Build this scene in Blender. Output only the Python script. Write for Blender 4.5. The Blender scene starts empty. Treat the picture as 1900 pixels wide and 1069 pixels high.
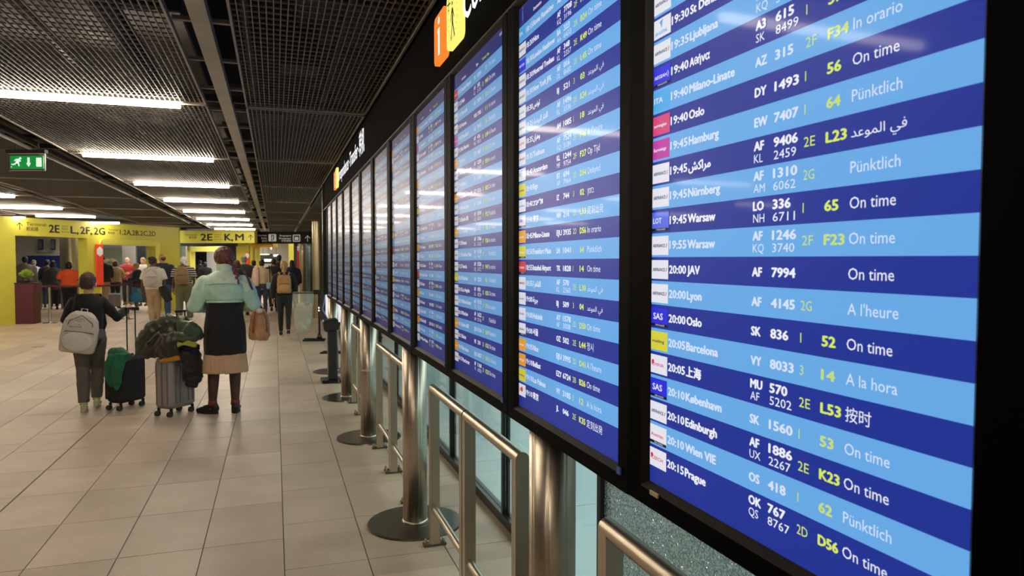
import bpy, bmesh, math, random
from mathutils import Vector, Matrix, Euler, noise
random.seed(7)
R = math.radians
SC = bpy.context.scene
COL = SC.collection
# ---------------------------------------------------------------- camera
FPX, YAW, PITCH, EYE = 1305.4, R(18.617), R(2.057), 1.6
cd = bpy.data.cameras.new('camera'); cam = bpy.data.objects.new('camera', cd); COL.objects.link(cam)
cd.sensor_width = 36.0; cd.lens = FPX / 1900 * 36.0; cd.clip_start = 0.05; cd.clip_end = 200
cam.location = (0, 0, EYE); cam.rotation_euler = (R(90) - PITCH, 0, -YAW)
cd.dof.use_dof = True; cd.dof.focus_distance = 2.4; cd.dof.aperture_fstop = 9.0
SC.camera = cam
# ---------------------------------------------------------------- world, exposure
w = bpy.data.worlds.new('world'); SC.world = w; w.use_nodes = True
w.node_tree.nodes['Background'].inputs[0].default_value = (1.0, 0.9, 0.78, 1)
w.node_tree.nodes['Background'].inputs[1].default_value = 0.08
vs = SC.view_settings
vs.view_transform = 'Standard'; vs.look = 'None'; vs.gamma = 1.0; vs.exposure = 0.0; vs.use_curve_mapping = False
SC.cycles.use_denoising = True
SC.cycles.max_bounces = 8
SC.cycles.sample_clamp_indirect = 6.0
STRIP_POWER = 79.0          # radiance of the ceiling light tubes
STRIP_COL = (1.0, 0.865, 0.69)
# lamps of the corridor behind the glass and of the rooms behind the portals
def area(name, loc, rot, sx, sy, power, col):
    l = bpy.data.lights.new(name, 'AREA'); l.shape = 'RECTANGLE'; l.size = sx; l.size_y = sy
    l.energy = power; l.color = col
    o = bpy.data.objects.new(name, l); COL.objects.link(o); o.location = loc; o.rotation_euler = rot
    return o
area('corridor_lamp', (4.3, 6.5, 2.95), (0, 0, 0), 2.6, 18, 420, (0.88, 0.97, 1.0))
area('hall_lamp', (-5.5, 30.0, 2.9), (0, 0, 0), 4, 5, 230, (1.0, 0.93, 0.82))
area('passage_lamp', (-2.2, 36.0, 2.9), (0, 0, 0), 2, 14, 380, (1.0, 0.95, 0.88))
area('gallery_lamp', (2.5, 31.0, 2.9), (0, 0, 0), 5, 5, 200, (1.0, 0.94, 0.84))
# ---------------------------------------------------------------- camera-based measuring helpers (points in the world, from photo measurements)
CY, SY = math.cos(YAW), math.sin(YAW)
def at(px, d, z=0.0):
    lat = (px - 950) / FPX * d
    return Vector((d * SY + lat * CY, d * CY - lat * SY, z))
def zpx(py, d):                       # height of image row py at depth d (horizon at row 487.5)
    return EYE - (py - 487.5) / FPX * d
def gp(px, py):                       # ground point
    return at(px, EYE * FPX / (py - 487.5), 0)
# ---------------------------------------------------------------- materials
MATS = {}
def srgb(r, g, b):
    f = lambda c: (c / 255 / 12.92) if c / 255 <= 0.04045 else ((c / 255 + 0.055) / 1.055) ** 2.4
    return (f(r), f(g), f(b), 1)
def mat(name, col=(128, 128, 128), rough=0.6, metal=0.0, var=0.0, vscale=8.0, bump=0.0, bscale=60.0, emit=0.0, ecol=None, coat=0.0,
        stretch=None, sheen=0.0, spec=0.5, trans=0.0, alpha=1.0):
    if name in MATS: return MATS[name]
    m = bpy.data.materials.new(name); m.use_nodes = True; MATS[name] = m
    nt = m.node_tree; N = nt.nodes; L = nt.links; P = N['Principled BSDF']
    c = srgb(*col)
    P.inputs['Base Color'].default_value = c
    P.inputs['Roughness'].default_value = rough; P.inputs['Metallic'].default_value = metal
    P.inputs['Specular IOR Level'].default_value = spec
    P.inputs['Coat Weight'].default_value = coat
    P.inputs['Sheen Weight'].default_value = sheen
    P.inputs['Transmission Weight'].default_value = trans
    P.inputs['Alpha'].default_value = alpha
    if emit:
        P.inputs['Emission Color'].default_value = srgb(*(ecol or col)); P.inputs['Emission Strength'].default_value = emit
    if var or bump:
        tc = N.new('ShaderNodeTexCoord'); mp = N.new('ShaderNodeMapping'); L.new(tc.outputs['Object'], mp.inputs[0])
        if stretch: mp.inputs['Scale'].default_value = stretch
    if var:
        n = N.new('ShaderNodeTexNoise'); n.inputs['Scale'].default_value = vscale; n.inputs['Detail'].default_value = 5
        L.new(mp.outputs[0], n.inputs['Vector'])
        r = N.new('ShaderNodeValToRGB'); L.new(n.outputs['Fac'], r.inputs[0])
        r.color_ramp.elements[0].position = 0.3; r.color_ramp.elements[1].position = 0.7
        r.color_ramp.elements[0].color = tuple(x * (1 - var) for x in c[:3]) + (1,)
        r.color_ramp.elements[1].color = tuple(min(1, x * (1 + var)) for x in c[:3]) + (1,)
        L.new(r.outputs[0], P.inputs['Base Color'])
    if bump:
        n2 = N.new('ShaderNodeTexNoise'); n2.inputs['Scale'].default_value = bscale; n2.inputs['Detail'].default_value = 4
        L.new(mp.outputs[0], n2.inputs['Vector'])
        b = N.new('ShaderNodeBump'); b.inputs['Strength'].default_value = bump; b.inputs['Distance'].default_value = 0.01
        L.new(n2.outputs['Fac'], b.inputs['Height']); L.new(b.outputs[0], P.inputs['Normal'])
    return m
def glow(name, col, s):
    if name in MATS: return MATS[name]
    m = bpy.data.materials.new(name); m.use_nodes = True; MATS[name] = m
    nt = m.node_tree; nt.nodes.clear()
    e = nt.nodes.new('ShaderNodeEmission'); e.inputs[0].default_value = (*col, 1); e.inputs[1].default_value = s
    o = nt.nodes.new('ShaderNodeOutputMaterial'); nt.links.new(e.outputs[0], o.inputs[0])
    return m
def glass(name, tint=(0.86, 0.95, 0.93), rough=0.0, crackle=False):
    m = bpy.data.materials.new(name); m.use_nodes = True; MATS[name] = m
    nt = m.node_tree; N = nt.nodes; L = nt.links; N.clear()
    o = N.new('ShaderNodeOutputMaterial'); mix = N.new('ShaderNodeMixShader'); tr = N.new('ShaderNodeBsdfTransparent')
    gl = N.new('ShaderNodeBsdfGlossy'); gl.inputs['Roughness'].default_value = rough
    tr.inputs[0].default_value = (*tint, 1)
    lw = N.new('ShaderNodeLayerWeight'); lw.inputs[0].default_value = .5
    pw_ = N.new('ShaderNodeMath'); pw_.operation = 'POWER'; pw_.inputs[1].default_value = 5; L.new(lw.outputs['Facing'], pw_.inputs[0])
    fr = N.new('ShaderNodeMath'); fr.operation = 'MULTIPLY_ADD'; fr.inputs[1].default_value = .9; fr.inputs[2].default_value = .04; L.new(pw_.outputs[0], fr.inputs[0])
    if not crackle:
        L.new(fr.outputs[0], mix.inputs[0]); L.new(tr.outputs[0], mix.inputs[1]); L.new(gl.outputs[0], mix.inputs[2]); L.new(mix.outputs[0], o.inputs[0])
        return m
    # toughened pane broken into crumbs: bright facets and dark cracks
    tc = N.new('ShaderNodeTexCoord'); v = N.new('ShaderNodeTexVoronoi'); v.inputs['Scale'].default_value = 190
    L.new(tc.outputs['Object'], v.inputs['Vector'])
    v2 = N.new('ShaderNodeTexVoronoi'); v2.feature = 'DISTANCE_TO_EDGE'; v2.inputs['Scale'].default_value = 130
    L.new(tc.outputs['Object'], v2.inputs['Vector'])
    nb = N.new('ShaderNodeVectorMath'); nb.operation = 'SUBTRACT'; nb.inputs[1].default_value = (0.5, 0.5, 0.5)
    L.new(v.outputs['Color'], nb.inputs[0])
    sc_ = N.new('ShaderNodeVectorMath'); sc_.operation = 'SCALE'; sc_.inputs['Scale'].default_value = 1.5; L.new(nb.outputs[0], sc_.inputs[0])
    ge = N.new('ShaderNodeNewGeometry'); ad = N.new('ShaderNodeVectorMath'); ad.operation = 'ADD'
    L.new(ge.outputs['Normal'], ad.inputs[0]); L.new(sc_.outputs[0], ad.inputs[1])
    nm = N.new('ShaderNodeVectorMath'); nm.operation = 'NORMALIZE'; L.new(ad.outputs[0], nm.inputs[0])
    L.new(nm.outputs[0], gl.inputs['Normal']); gl.inputs['Roughness'].default_value = 0.12; gl.inputs['Color'].default_value = (.9, 1, .95, 1)
    df = N.new('ShaderNodeBsdfDiffuse'); cr = N.new('ShaderNodeValToRGB'); sr = N.new('ShaderNodeSeparateXYZ'); L.new(v.outputs['Color'], sr.inputs[0]); L.new(sr.outputs[0], cr.inputs[0]); cr.color_ramp.elements[0].position = .45; cr.color_ramp.elements[0].color = (.16, .20, .17, 1); cr.color_ramp.elements[1].position = .95; cr.color_ramp.elements[1].color = (1, 1, .96, 1); L.new(cr.outputs[0], df.inputs[0])
    tl = N.new('ShaderNodeBsdfTranslucent'); L.new(cr.outputs[0], tl.inputs[0]); m0 = N.new('ShaderNodeMixShader'); m0.inputs[0].default_value = .72; L.new(df.outputs[0], m0.inputs[1]); L.new(tl.outputs[0], m0.inputs[2])
    m1 = N.new('ShaderNodeMixShader'); m1.inputs[0].default_value = 0.3
    L.new(m0.outputs[0], m1.inputs[1]); L.new(gl.outputs[0], m1.inputs[2])
    L.new(m1.outputs[0], mix.inputs[2]); L.new(tr.outputs[0], mix.inputs[1]); mix.inputs[0].default_value = 0.72
    L.new(mix.outputs[0], o.inputs[0])
    return m
# ---------------------------------------------------------------- mesh building
class MB:
    def __init__(s): s.v = []; s.f = []; s.m = []; s.sm = []
    def add(s, vs, fs, mi=0, smooth=False):
        b = len(s.v); s.v += [tuple(v) for v in vs]; s.f += [tuple(i + b for i in f) for f in fs]
        s.m += [mi] * len(fs); s.sm += [smooth] * len(fs); return s
    def box(s, c, d, mi=0, M=None, bev=0.0):
        x, y, z = d[0] / 2, d[1] / 2, d[2] / 2; c = Vector(c)
        if bev:
            b = min(bev, x * .49, y * .49, z * .49); vs = []; idx = {}
            for sx in (-1, 1):
                for sy in (-1, 1):
                    for sz in (-1, 1):
                        for k, q in enumerate(((x, y - b, z - b), (x - b, y, z - b), (x - b, y - b, z))):
                            idx[(sx, sy, sz, k)] = len(vs); vs.append(Vector((sx * q[0], sy * q[1], sz * q[2])))
            fs = []
            I = lambda a, b_, c_, k: idx[(a, b_, c_, k)]
            for t in (-1, 1):
                q = [(-1, -1), (1, -1), (1, 1), (-1, 1)]
                if t < 0: q = q[::-1]
                fs.append([I(t, a, b_, 0) for a, b_ in q]); fs.append([I(a, t, b_, 1) for a, b_ in q[::-1]]); fs.append([I(a, b_, t, 2) for a, b_ in q])
            for a in (-1, 1):
                for b_ in (-1, 1):
                    f = [I(a, b_, -1, 0), I(a, b_, 1, 0), I(a, b_, 1, 1), I(a, b_, -1, 1)]; fs.append(f if a * b_ < 0 else f[::-1])
                    f = [I(a, -1, b_, 0), I(a, 1, b_, 0), I(a, 1, b_, 2), I(a, -1, b_, 2)]; fs.append(f if a * b_ > 0 else f[::-1])
                    f = [I(-1, a, b_, 1), I(1, a, b_, 1), I(1, a, b_, 2), I(-1, a, b_, 2)]; fs.append(f if a * b_ < 0 else f[::-1])
                    for c_ in (-1, 1):
                        f = [I(a, b_, c_, 0), I(a, b_, c_, 1), I(a, b_, c_, 2)]; fs.append(f if a * b_ * c_ > 0 else f[::-1])
        else:
            vs = [Vector((a * x, b * y, e * z)) for a in (-1, 1) for b in (-1, 1) for e in (-1, 1)]
            fs = [(0, 1, 3, 2), (4, 6, 7, 5), (0, 4, 5, 1), (2, 3, 7, 6), (0, 2, 6, 4), (1, 5, 7, 3)]
        vs = [(M @ v if M else v) + c for v in vs]
        return s.add(vs, fs, mi)
    def cyl(s, a, b, r, r2=None, n=20, mi=0, caps=True):
        a, b = Vector(a), Vector(b); r2 = r if r2 is None else r2; t = (b - a).normalized()
        u = t.orthogonal().normalized(); v = t.cross(u)
        vs = [a + (u * math.cos(2 * math.pi * i / n) + v * math.sin(2 * math.pi * i / n)) * r for i in range(n)]
        vs += [b + (u * math.cos(2 * math.pi * i / n) + v * math.sin(2 * math.pi * i / n)) * r2 for i in range(n)]
        s.add(vs, [(i, (i + 1) % n, n + (i + 1) % n, n + i) for i in range(n)], mi, True)
        if caps: s.add(vs, [tuple(range(n))[::-1], tuple(range(n, 2 * n))], mi)
        return s
    def tube(s, pts, rads, ref=(1, 0, 0), n=12, mi=0, cap=True):
        pts = [Vector(p) for p in pts]; vs = []; ref = Vector(ref)
        for i, p in enumerate(pts):
            t = (pts[min(i + 1, len(pts) - 1)] - pts[max(i - 1, 0)])
            t = t.normalized() if t.length > 1e-9 else Vector((0, 0, 1))
            u = ref - t * ref.dot(t)
            if u.length < 1e-3: u = t.orthogonal()
            u.normalize(); v = t.cross(u); r = rads[i]; ra, rb = (r, r) if not isinstance(r, (tuple, list)) else r
            vs += [p + u * ra * math.cos(2 * math.pi * k / n) + v * rb * math.sin(2 * math.pi * k / n) for k in range(n)]
        fs = [(j * n + k, j * n + (k + 1) % n, (j + 1) * n + (k + 1) % n, (j + 1) * n + k) for j in range(len(pts) - 1) for k in range(n)]
        if cap: fs += [tuple(range(n))[::-1], tuple(range((len(pts) - 1) * n, len(pts) * n))]
        return s.add(vs, fs, mi, True)
    def ball(s, c, r, mi=0, n=14, M=None):
        c = Vector(c); r = (r, r, r) if not isinstance(r, (tuple, list)) else r; vs = []; m = n // 2
        for j in range(1, m):
            th = math.pi * j / m
            for k in range(n):
                ph = 2 * math.pi * k / n; vs.append(Vector((r[0] * math.sin(th) * math.cos(ph), r[1] * math.sin(th) * math.sin(ph), r[2] * math.cos(th))))
        vs += [Vector((0, 0, r[2])), Vector((0, 0, -r[2]))]; T, B = len(vs) - 2, len(vs) - 1
        fs = [(j * n + k, (j + 1) * n + k, (j + 1) * n + (k + 1) % n, j * n + (k + 1) % n) for j in range(m - 2) for k in range(n)]
        fs += [(T, k, (k + 1) % n) for k in range(n)] + [(B, (m - 2) * n + (k + 1) % n, (m - 2) * n + k) for k in range(n)]
        return s.add([(M @ v if M else v) + c for v in vs], fs, mi, True)
    def poly(s, pts, y=0.0, mi=0, th=0.0):
        """flat outline in the local xz-plane, facing -y"""
        n = len(pts); a = sum(pts[i][0] * pts[(i + 1) % n][1] - pts[(i + 1) % n][0] * pts[i][1] for i in range(n))
        if a < 0: pts = pts[::-1]
        vs = [(p[0], y, p[1]) for p in pts]
        if not th: return s.add(vs, [tuple(range(n))], mi)
        vs += [(p[0], y + th, p[1]) for p in pts]
        return s.add(vs, [tuple(range(n)), tuple(range(n, 2 * n))[::-1]] + [(i, i + n, (i + 1) % n + n, (i + 1) % n) for i in range(n)], mi)
    def quad(s, x0, x1, z0, z1, y=0.0, mi=0): return s.poly([(x0, z0), (x1, z0), (x1, z1), (x0, z1)], y, mi)
    def xf(s, M, start=0):
        for i in range(start, len(s.v)): s.v[i] = tuple(M @ Vector(s.v[i]))
        return s
    def mesh(s, name, mats):
        me = bpy.data.meshes.new(name); me.from_pydata(s.v, [], s.f)
        for m in (mats if isinstance(mats, (list, tuple)) else [mats]): me.materials.append(m)
        me.polygons.foreach_set('material_index', s.m); me.polygons.foreach_set('use_smooth', s.sm); me.update()
        return me
    def build(s, name, mats, parent=None, **k):
        o = bpy.data.objects.new(name, s.mesh(name, mats)); COL.objects.link(o)
        if parent: o.parent = parent
        for a, b in k.items(): o[a] = b
        return o
def thing(name, label, cat, loc=(0, 0, 0), rz=0.0, group=None):
    o = bpy.data.objects.new(name, None); COL.objects.link(o); o.empty_display_size = 0.1
    o.location = loc; o.rotation_euler = (0, 0, rz); o['label'] = label; o['category'] = cat
    if group: o['group'] = group
    return o
def tag(o, label=None, cat=None, group=None, kind=None):
    for k, v in (('label', label), ('category', cat), ('group', group), ('kind', kind)):
        if v: o[k] = v
    return o
def inst(o, parent, name=None):
    c = o.copy(); COL.objects.link(c); c.parent = parent
    return c
# ---------------------------------------------------------------- writing
_tc = {}
def _glyphs(s):
    if s in _tc: return _tc[s]
    c = bpy.data.curves.new('t', 'FONT'); c.body = s; c.size = 1; c.resolution_u = 2
    o = bpy.data.objects.new('t', c); COL.objects.link(o); bpy.context.view_layer.update()
    me = o.to_mesh(); vs = [(v.co.x, v.co.y) for v in me.vertices]; fs = [tuple(p.vertices) for p in me.polygons]
    o.to_mesh_clear(); bpy.data.objects.remove(o); bpy.data.curves.remove(c)
    _tc[s] = (vs, fs); return _tc[s]
CAP = max(v[1] for v in _glyphs('H')[0])
def text(mb, s, x, z, cap, mi=0, y=0.0, width=None, bold=0.0, align='l', sx=1.0):
    """letters with capital height cap, baseline at z, starting at x (facing -y)"""
    if not s.strip(): return x
    vs, fs = _glyphs(s); k = cap / CAP
    if not vs: return x
    lo, hi = min(v[0] for v in vs), max(v[0] for v in vs)
    kx = k * sx if width is None else width / max(1e-6, hi - lo)
    wd = (hi - lo) * kx
    if align == 'r': x -= wd
    elif align == 'c': x -= wd / 2
    offs = [(0, 0)] if not bold else [(-bold, 0), (0, 0), (bold, 0), (0, bold * .6), (0, -bold * .6)]
    for i, (ox, oz) in enumerate(offs):
        mb.add([(x + (v[0] - lo) * kx + ox * cap, y - i * 1e-5, z + v[1] * k + oz * cap) for v in vs], fs, mi)
    return x + wd
def arrow(mb, x, z, s, mi=0, y=0.0, up=True, block=False):
    if block:
        p = [(-.12, .5), (.12, .5), (.12, -.08), (.26, -.08), (0, -.5), (-.26, -.08), (-.12, -.08)]
        return mb.poly([(x + a * s, z + b * s) for a, b in p], y, mi)
    mb.poly([(x - .05 * s, z - .5 * s), (x + .05 * s, z - .5 * s), (x + .05 * s, z + .42 * s), (x - .05 * s, z + .42 * s)], y, mi)
    for sg in (-1, 1):
        mb.poly([(x, z + .5 * s), (x + sg * .4 * s, z + .1 * s), (x + sg * .4 * s, z - .04 * s), (x, z + .36 * s)], y - 1e-5, mi)
def rrect(x0, x1, z0, z1, r, n=5):
    P = []
    for cx, cz, a0 in ((x1 - r, z1 - r, 0), (x0 + r, z1 - r, 90), (x0 + r, z0 + r, 180), (x1 - r, z0 + r, 270)):
        P += [(cx + r * math.cos(R(a0 + 90 * i / n)), cz + r * math.sin(R(a0 + 90 * i / n))) for i in range(n + 1)]
    return P
def disc2(cx, cz, r, n=12, rz=None): return [(cx + r * math.cos(2 * math.pi * i / n), cz + (rz or r) * math.sin(2 * math.pi * i / n)) for i in range(n)]
def stroke(mb, a, b, w, mi=0, y=0.0):
    d = Vector((b[0] - a[0], b[1] - a[1])); d.normalize(); n = Vector((-d.y, d.x)) * w / 2
    mb.poly([(a[0] + n.x, a[1] + n.y), (a[0] - n.x, a[1] - n.y), (b[0] - n.x, b[1] - n.y), (b[0] + n.x, b[1] + n.y)], y, mi)
# ================================================================= THE ROOM
ZC = 2.79                      # underside of the open grid ceiling
XL, XG = -9.4, 1.33            # left wall, glass line
Y0, Y1 = -3.0, 27.6
def floor_mat():
    m = mat('stone_floor', (206, 198, 184), 0.38, spec=.28)
    nt = m.node_tree; N = nt.nodes; L = nt.links; P = N['Principled BSDF']
    g = N.new('ShaderNodeNewGeometry')
    # each tile a slightly different stone: noise read at the tile's own cell
    sep = N.new('ShaderNodeSeparateXYZ'); L.new(g.outputs['Position'], sep.inputs[0])
    def cell(out, off, size):
        a = N.new('ShaderNodeMath'); a.operation = 'SUBTRACT'; a.inputs[1].default_value = off; L.new(out, a.inputs[0])
        b = N.new('ShaderNodeMath'); b.operation = 'DIVIDE'; b.inputs[1].default_value = size; L.new(a.outputs[0], b.inputs[0])
        c = N.new('ShaderNodeMath'); c.operation = 'FLOOR'; L.new(b.outputs[0], c.inputs[0]); return c
    cx, cy = cell(sep.outputs[0], .03, .43), cell(sep.outputs[1], 4.24, .665)
    cb = N.new('ShaderNodeCombineXYZ'); L.new(cx.outputs[0], cb.inputs[0]); L.new(cy.outputs[0], cb.inputs[1])
    wn = N.new('ShaderNodeTexWhiteNoise'); L.new(cb.outputs[0], wn.inputs['Vector'])
    n1 = N.new('ShaderNodeTexNoise'); n1.inputs['Scale'].default_value = 130; n1.inputs['Detail'].default_value = 3; L.new(g.outputs['Position'], n1.inputs['Vector'])
    n2 = N.new('ShaderNodeTexNoise'); n2.inputs['Scale'].default_value = 3.0; n2.inputs['Detail'].default_value = 6; L.new(g.outputs['Position'], n2.inputs['Vector'])
    def ma(op, a, b):
        k = N.new('ShaderNodeMath'); k.operation = op
        for i, q in enumerate((a, b)):
            if hasattr(q, 'default_value') or hasattr(q, 'links'): L.new(q, k.inputs[i])
            else: k.inputs[i].default_value = q
        return k.outputs[0]
    f = ma('ADD', ma('MULTIPLY', wn.outputs['Value'], .35), ma('ADD', ma('MULTIPLY', n1.outputs['Fac'], .5), ma('MULTIPLY', n2.outputs['Fac'], .6)))
    r = N.new('ShaderNodeValToRGB'); L.new(f, r.inputs[0]); e = r.color_ramp.elements
    e[0].position = .45; e[0].color = srgb(180, 160, 138); e[1].position = 1.05; e[1].color = srgb(218, 196, 172)
    L.new(r.outputs[0], P.inputs['Base Color'])
    rr = N.new('ShaderNodeMapRange'); rr.inputs['To Min'].default_value = .33; rr.inputs['To Max'].default_value = .55
    L.new(n2.outputs['Fac'], rr.inputs[0]); L.new(rr.outputs[0], P.inputs['Roughness'])
    b = N.new('ShaderNodeBump'); b.inputs['Strength'].default_value = .12; b.inputs['Distance'].default_value = .004
    L.new(n1.outputs['Fac'], b.inputs['Height']); L.new(b.outputs[0], P.inputs['Normal'])
    return m
FM = floor_mat()
GROUT = mat('grout', (118, 106, 90), .9)
fl = MB().box(((XL + XG) / 2, (Y0 + 62) / 2, -.105), (XG - XL, 62 - Y0, .2)).build('floor', GROUT)
tag(fl, kind='structure')
TW, TL = .43, .665
def tilebox(x0, x1, y0, y1, mb=None):
    g = .0022
    m = mb or MB()
    vs = [(x0 + g, y0 + g, -.004), (x1 - g, y0 + g, -.004), (x1 - g, y1 - g, -.004), (x0 + g, y1 - g, -.004)]
    q = g + .0012
    vs += [(x0 + q, y0 + q, 0), (x1 - q, y0 + q, 0), (x1 - q, y1 - q, 0), (x0 + q, y1 - q, 0)]
    m.add(vs, [(4, 5, 6, 7), (0, 1, 5, 4), (1, 2, 6, 5), (2, 3, 7, 6), (3, 0, 4, 7)])
    return m
tiles = []
for i in range(-22, 4):
    x0 = .03 + i * TW; x1 = x0 + TW
    if i == 2: x1 = XG
    if i == 3: continue
    if x0 < XL: continue
    if i == -5: x1 -= .006                       # the wide expansion joint
    off = .22 if i >= 0 else 0.0
    if i < -4: off = .33 if i % 3 == 0 else 0.0
    for j in range(-11, 38):
        y0 = 4.24 + j * TL + off
        tiles.append((x0, x1, y0, y0 + TL))
cp = Vector((0, 0))
def seen(t):
    c = Vector(((t[0] + t[1]) / 2, (t[2] + t[3]) / 2)); d = c.x * SY + c.y * CY; lat = c.x * CY - c.y * SY
    return d > 2.6 and abs(lat / d) < .80
tiles.sort(key=lambda t: (0 if seen(t) else 1, (t[0] + t[1]) ** 2 / 4 + (t[2] + t[3]) ** 2 / 4))
tm = {}
for t in tiles[:298]:
    key = round(t[1] - t[0], 3)
    if key not in tm: tm[key] = tilebox(-key / 2, key / 2, -TL / 2, TL / 2).mesh('tile', FM)
    o = bpy.data.objects.new('tile', tm[key]); COL.objects.link(o); o.parent = fl; o.location = ((t[0] + t[1]) / 2, (t[2] + t[3]) / 2, 0)
rest = MB()
for t in tiles[298:]: tilebox(*t, rest)
# beyond the portals the same stone runs on, too far to tell the tiles apart
rest.add([(XL, 29.4, -.001), (XG, 29.4, -.001), (XG, 62, -.001), (XL, 62, -.001)], [(0, 1, 2, 3)])
rest.build('tile', FM, fl, kind='stuff')
# small floor access mark
MB().poly([(0, 0), (.22, 0), (.22, .22), (0, .22)]).xf(Matrix.Translation(at(52, 13.2, .0008)) @ Matrix.Rotation(R(90), 4, 'X').inverted()).build('floor_hatch', mat('hatch', (150, 138, 118), .6), fl)
# ---------------------------------------------------------------- plenum above the open ceiling
PL = mat('plenum_paint', (20, 18, 16), .9, var=.3, vscale=2)
pl = MB().box(((XL + 2.7) / 2, (Y0 + Y1) / 2, 3.75), (2.7 - XL, Y1 - Y0, .1)).build('ceiling', PL); tag(pl, kind='structure')
GRM = mat('grating_paint', (132, 124, 113), .5, .3, var=.12, vscale=5)
EDGE = mat('ceiling_steel', (158, 150, 138), .45, .5, var=.1, vscale=6)
DARK = mat('dark_steel', (58, 52, 46), .6, .3)
def grating(w, l):
    m = MB(); b = .0055; h = .012
    n = max(2, round(w / .0335))
    for i in range(n + 1):
        x = -w / 2 + w * i / n; m.box((x, 0, 0), (b, l, h))
    n = max(2, round(l / .082))
    for i in range(n + 1):
        y = -l / 2 + l * i / n; m.box((0, y, .004), (w, b, h * .7))
    return m.mesh('ceiling_grating', GRM)
PITCH_Y = 2.935
cols = [(-.19, .70, 'a'), (-2.09, -.48, 'b'), (-3.82, -2.42, 'c'), (-5.83, -4.06, 'd'), (-7.62, -6.06, 'e'), (-9.3, -7.84, 'f'), (.76, 2.60, 'g')]
gm = {c[2]: grating(c[1] - c[0], PITCH_Y - .07) for c in cols}
em = MB()
for x0, x1, k in cols:
    for j in range(-1, 9):
        ya = 2.86 + j * PITCH_Y
        if ya > Y1 - .5 or (k == 'g' and ya < 11.2): continue
        if x0 < -3 and ya + PITCH_Y > (21.2 + (x0 + 6.4) * 1.44 if x0 > -6.4 else 21.0): continue
        o = bpy.data.objects.new('ceiling_grating', gm[k]); COL.objects.link(o); o.parent = pl
        o.location = ((x0 + x1) / 2, ya + PITCH_Y / 2, ZC + .01)
        w = x1 - x0
        f = MB()
        for sx in (-1, 1): f.box((sx * (w / 2), 0, 0), (.012, PITCH_Y - .06, .035))
        for sy in (-1, 1): f.box((0, sy * (PITCH_Y / 2 - .03), 0), (w, .012, .035))
        f.build('panel_edge', EDGE, o)
for ya in [2.86 + j * PITCH_Y for j in range(-1, 9)]:
    (MB().box((-4.3, ya, ZC + .05), (10.0, .045, .05)) if ya < 20 else MB().box((-.9, ya, ZC + .05), (3.0, .045, .05))).build('cross_rail', DARK, pl)
# galvanised channels that carry the ceiling, standing in the slots
GALV = mat('galvanised_steel', (176, 168, 152), .42, .55, var=.16, vscale=4, bump=.1, bscale=30)
MB().box((-.335, 12.3, ZC + .03), (.085, 30.5, .06)).build('channel_beam', GALV, pl)
MB().box((-2.36, 12.3, ZC + .05), (.03, 30.5, .05)).build('channel_beam', DARK, pl)
MB().box((-3.94, 10.6, ZC + .04), (.06, 27, .05)).build('channel_beam', DARK, pl)
MB().box((-5.94, 9.1, ZC + .04), (.06, 24, .05)).build('channel_beam', DARK, pl)
for j in range(-2, 36):
    y = 1.0 + j * .978 / 1.3 * 1.0
    MB().box((-.335, y, ZC + .065), (.30, .03, .02)).build('hanger_bracket', EDGE, pl)
# services above the grid
GALVD = mat('duct_metal', (84, 78, 70), .6, .4, var=.3, vscale=1.5)
def duct(x0, x1, y0, y1, z0, z1, nm='air_duct', m=GALVD): MB().box(((x0 + x1) / 2, (y0 + y1) / 2, (z0 + z1) / 2), (x1 - x0, y1 - y0, z1 - z0), bev=.01).build(nm, m, pl)
duct(.15, .62, -2, 5.2, 3.15, 3.5); duct(-1.75, -1.0, 3.2, 9.8, 3.1, 3.45); duct(-2.0, .6, 7.2, 7.7, 3.02, 3.3)
duct(-.9, -.55, 5.0, 26, 3.2, 3.4); duct(-3.5, -2.8, -2, 26, 3.15, 3.55); duct(-1.9, .6, 10.4, 10.8, 3.05, 3.3); duct(-5.4, -4.5, 4, 26, 3.1, 3.5)
duct(-1.8, -.8, 12.5, 18, 3.1, 3.5); duct(.1, .55, 6.5, 7.0, 2.95, 3.1); duct(.05, .3, 4.9, 5.15, 2.9, 3.1); duct(0.0, .35, 6.3, 6.42, 2.9, 2.98)
for x, z in ((-1.3, 3.0), (-.15, 3.05), (.4, 2.98)): MB().cyl((x, -2, z), (x, 27, z), .025, n=10).build('service_pipe', GALVD, pl)
for y in (3.9, 9.2, 13.1): MB().cyl((-9, y, 3.0), (.65, y, 3.0), .03, n=10).build('service_pipe', GALVD, pl)
# ---------------------------------------------------------------- ceiling light tubes
TUBE = glow('light_tube', STRIP_COL, STRIP_POWER)
HOUS = mat('lamp_housing', (200, 195, 185), .5)
tmesh = MB().box((0, 0, -.012), (1.30, .040, .042), bev=.006).mesh('diffuser', TUBE)
hmesh = MB().box((0, 0, .026), (1.34, .052, .03)).mesh('housing', HOUS)
def lamp(x, y, label):
    t = thing('ceiling_light', label, 'ceiling light', (x, y, ZC - .012), 0, 'linear lights in the grid ceiling')
    for me in (tmesh, hmesh):
        o = bpy.data.objects.new(me.name.split('.')[0], me); COL.objects.link(o); o.parent = t
ordn = ['first', 'second', 'third', 'fourth', 'fifth', 'sixth', 'seventh', 'eighth', 'ninth', 'tenth']
for j in range(-1, 9):
    y = 2.86 + j * PITCH_Y - .02
    if j < 1: lamp(-1.30, y, f'linear ceiling light over the walkway beside the screens, {"above the viewer" if j < 0 else "just before the near board"}')
    else: lamp(-1.30, y, f'white linear ceiling light, {ordn[j-1]} of the row nearest the screens')
for j in range(2, 8):
    y = 2.86 + j * PITCH_Y - .02
    if y < 21: lamp(-4.98, y, f'white linear ceiling light, {ordn[j+1]} of the middle row near the exit sign')
    else: lamp(-4.98, y, f'white linear ceiling light in the middle row, {"second" if j == 6 else "just"} before the wide yellow portal')
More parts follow.
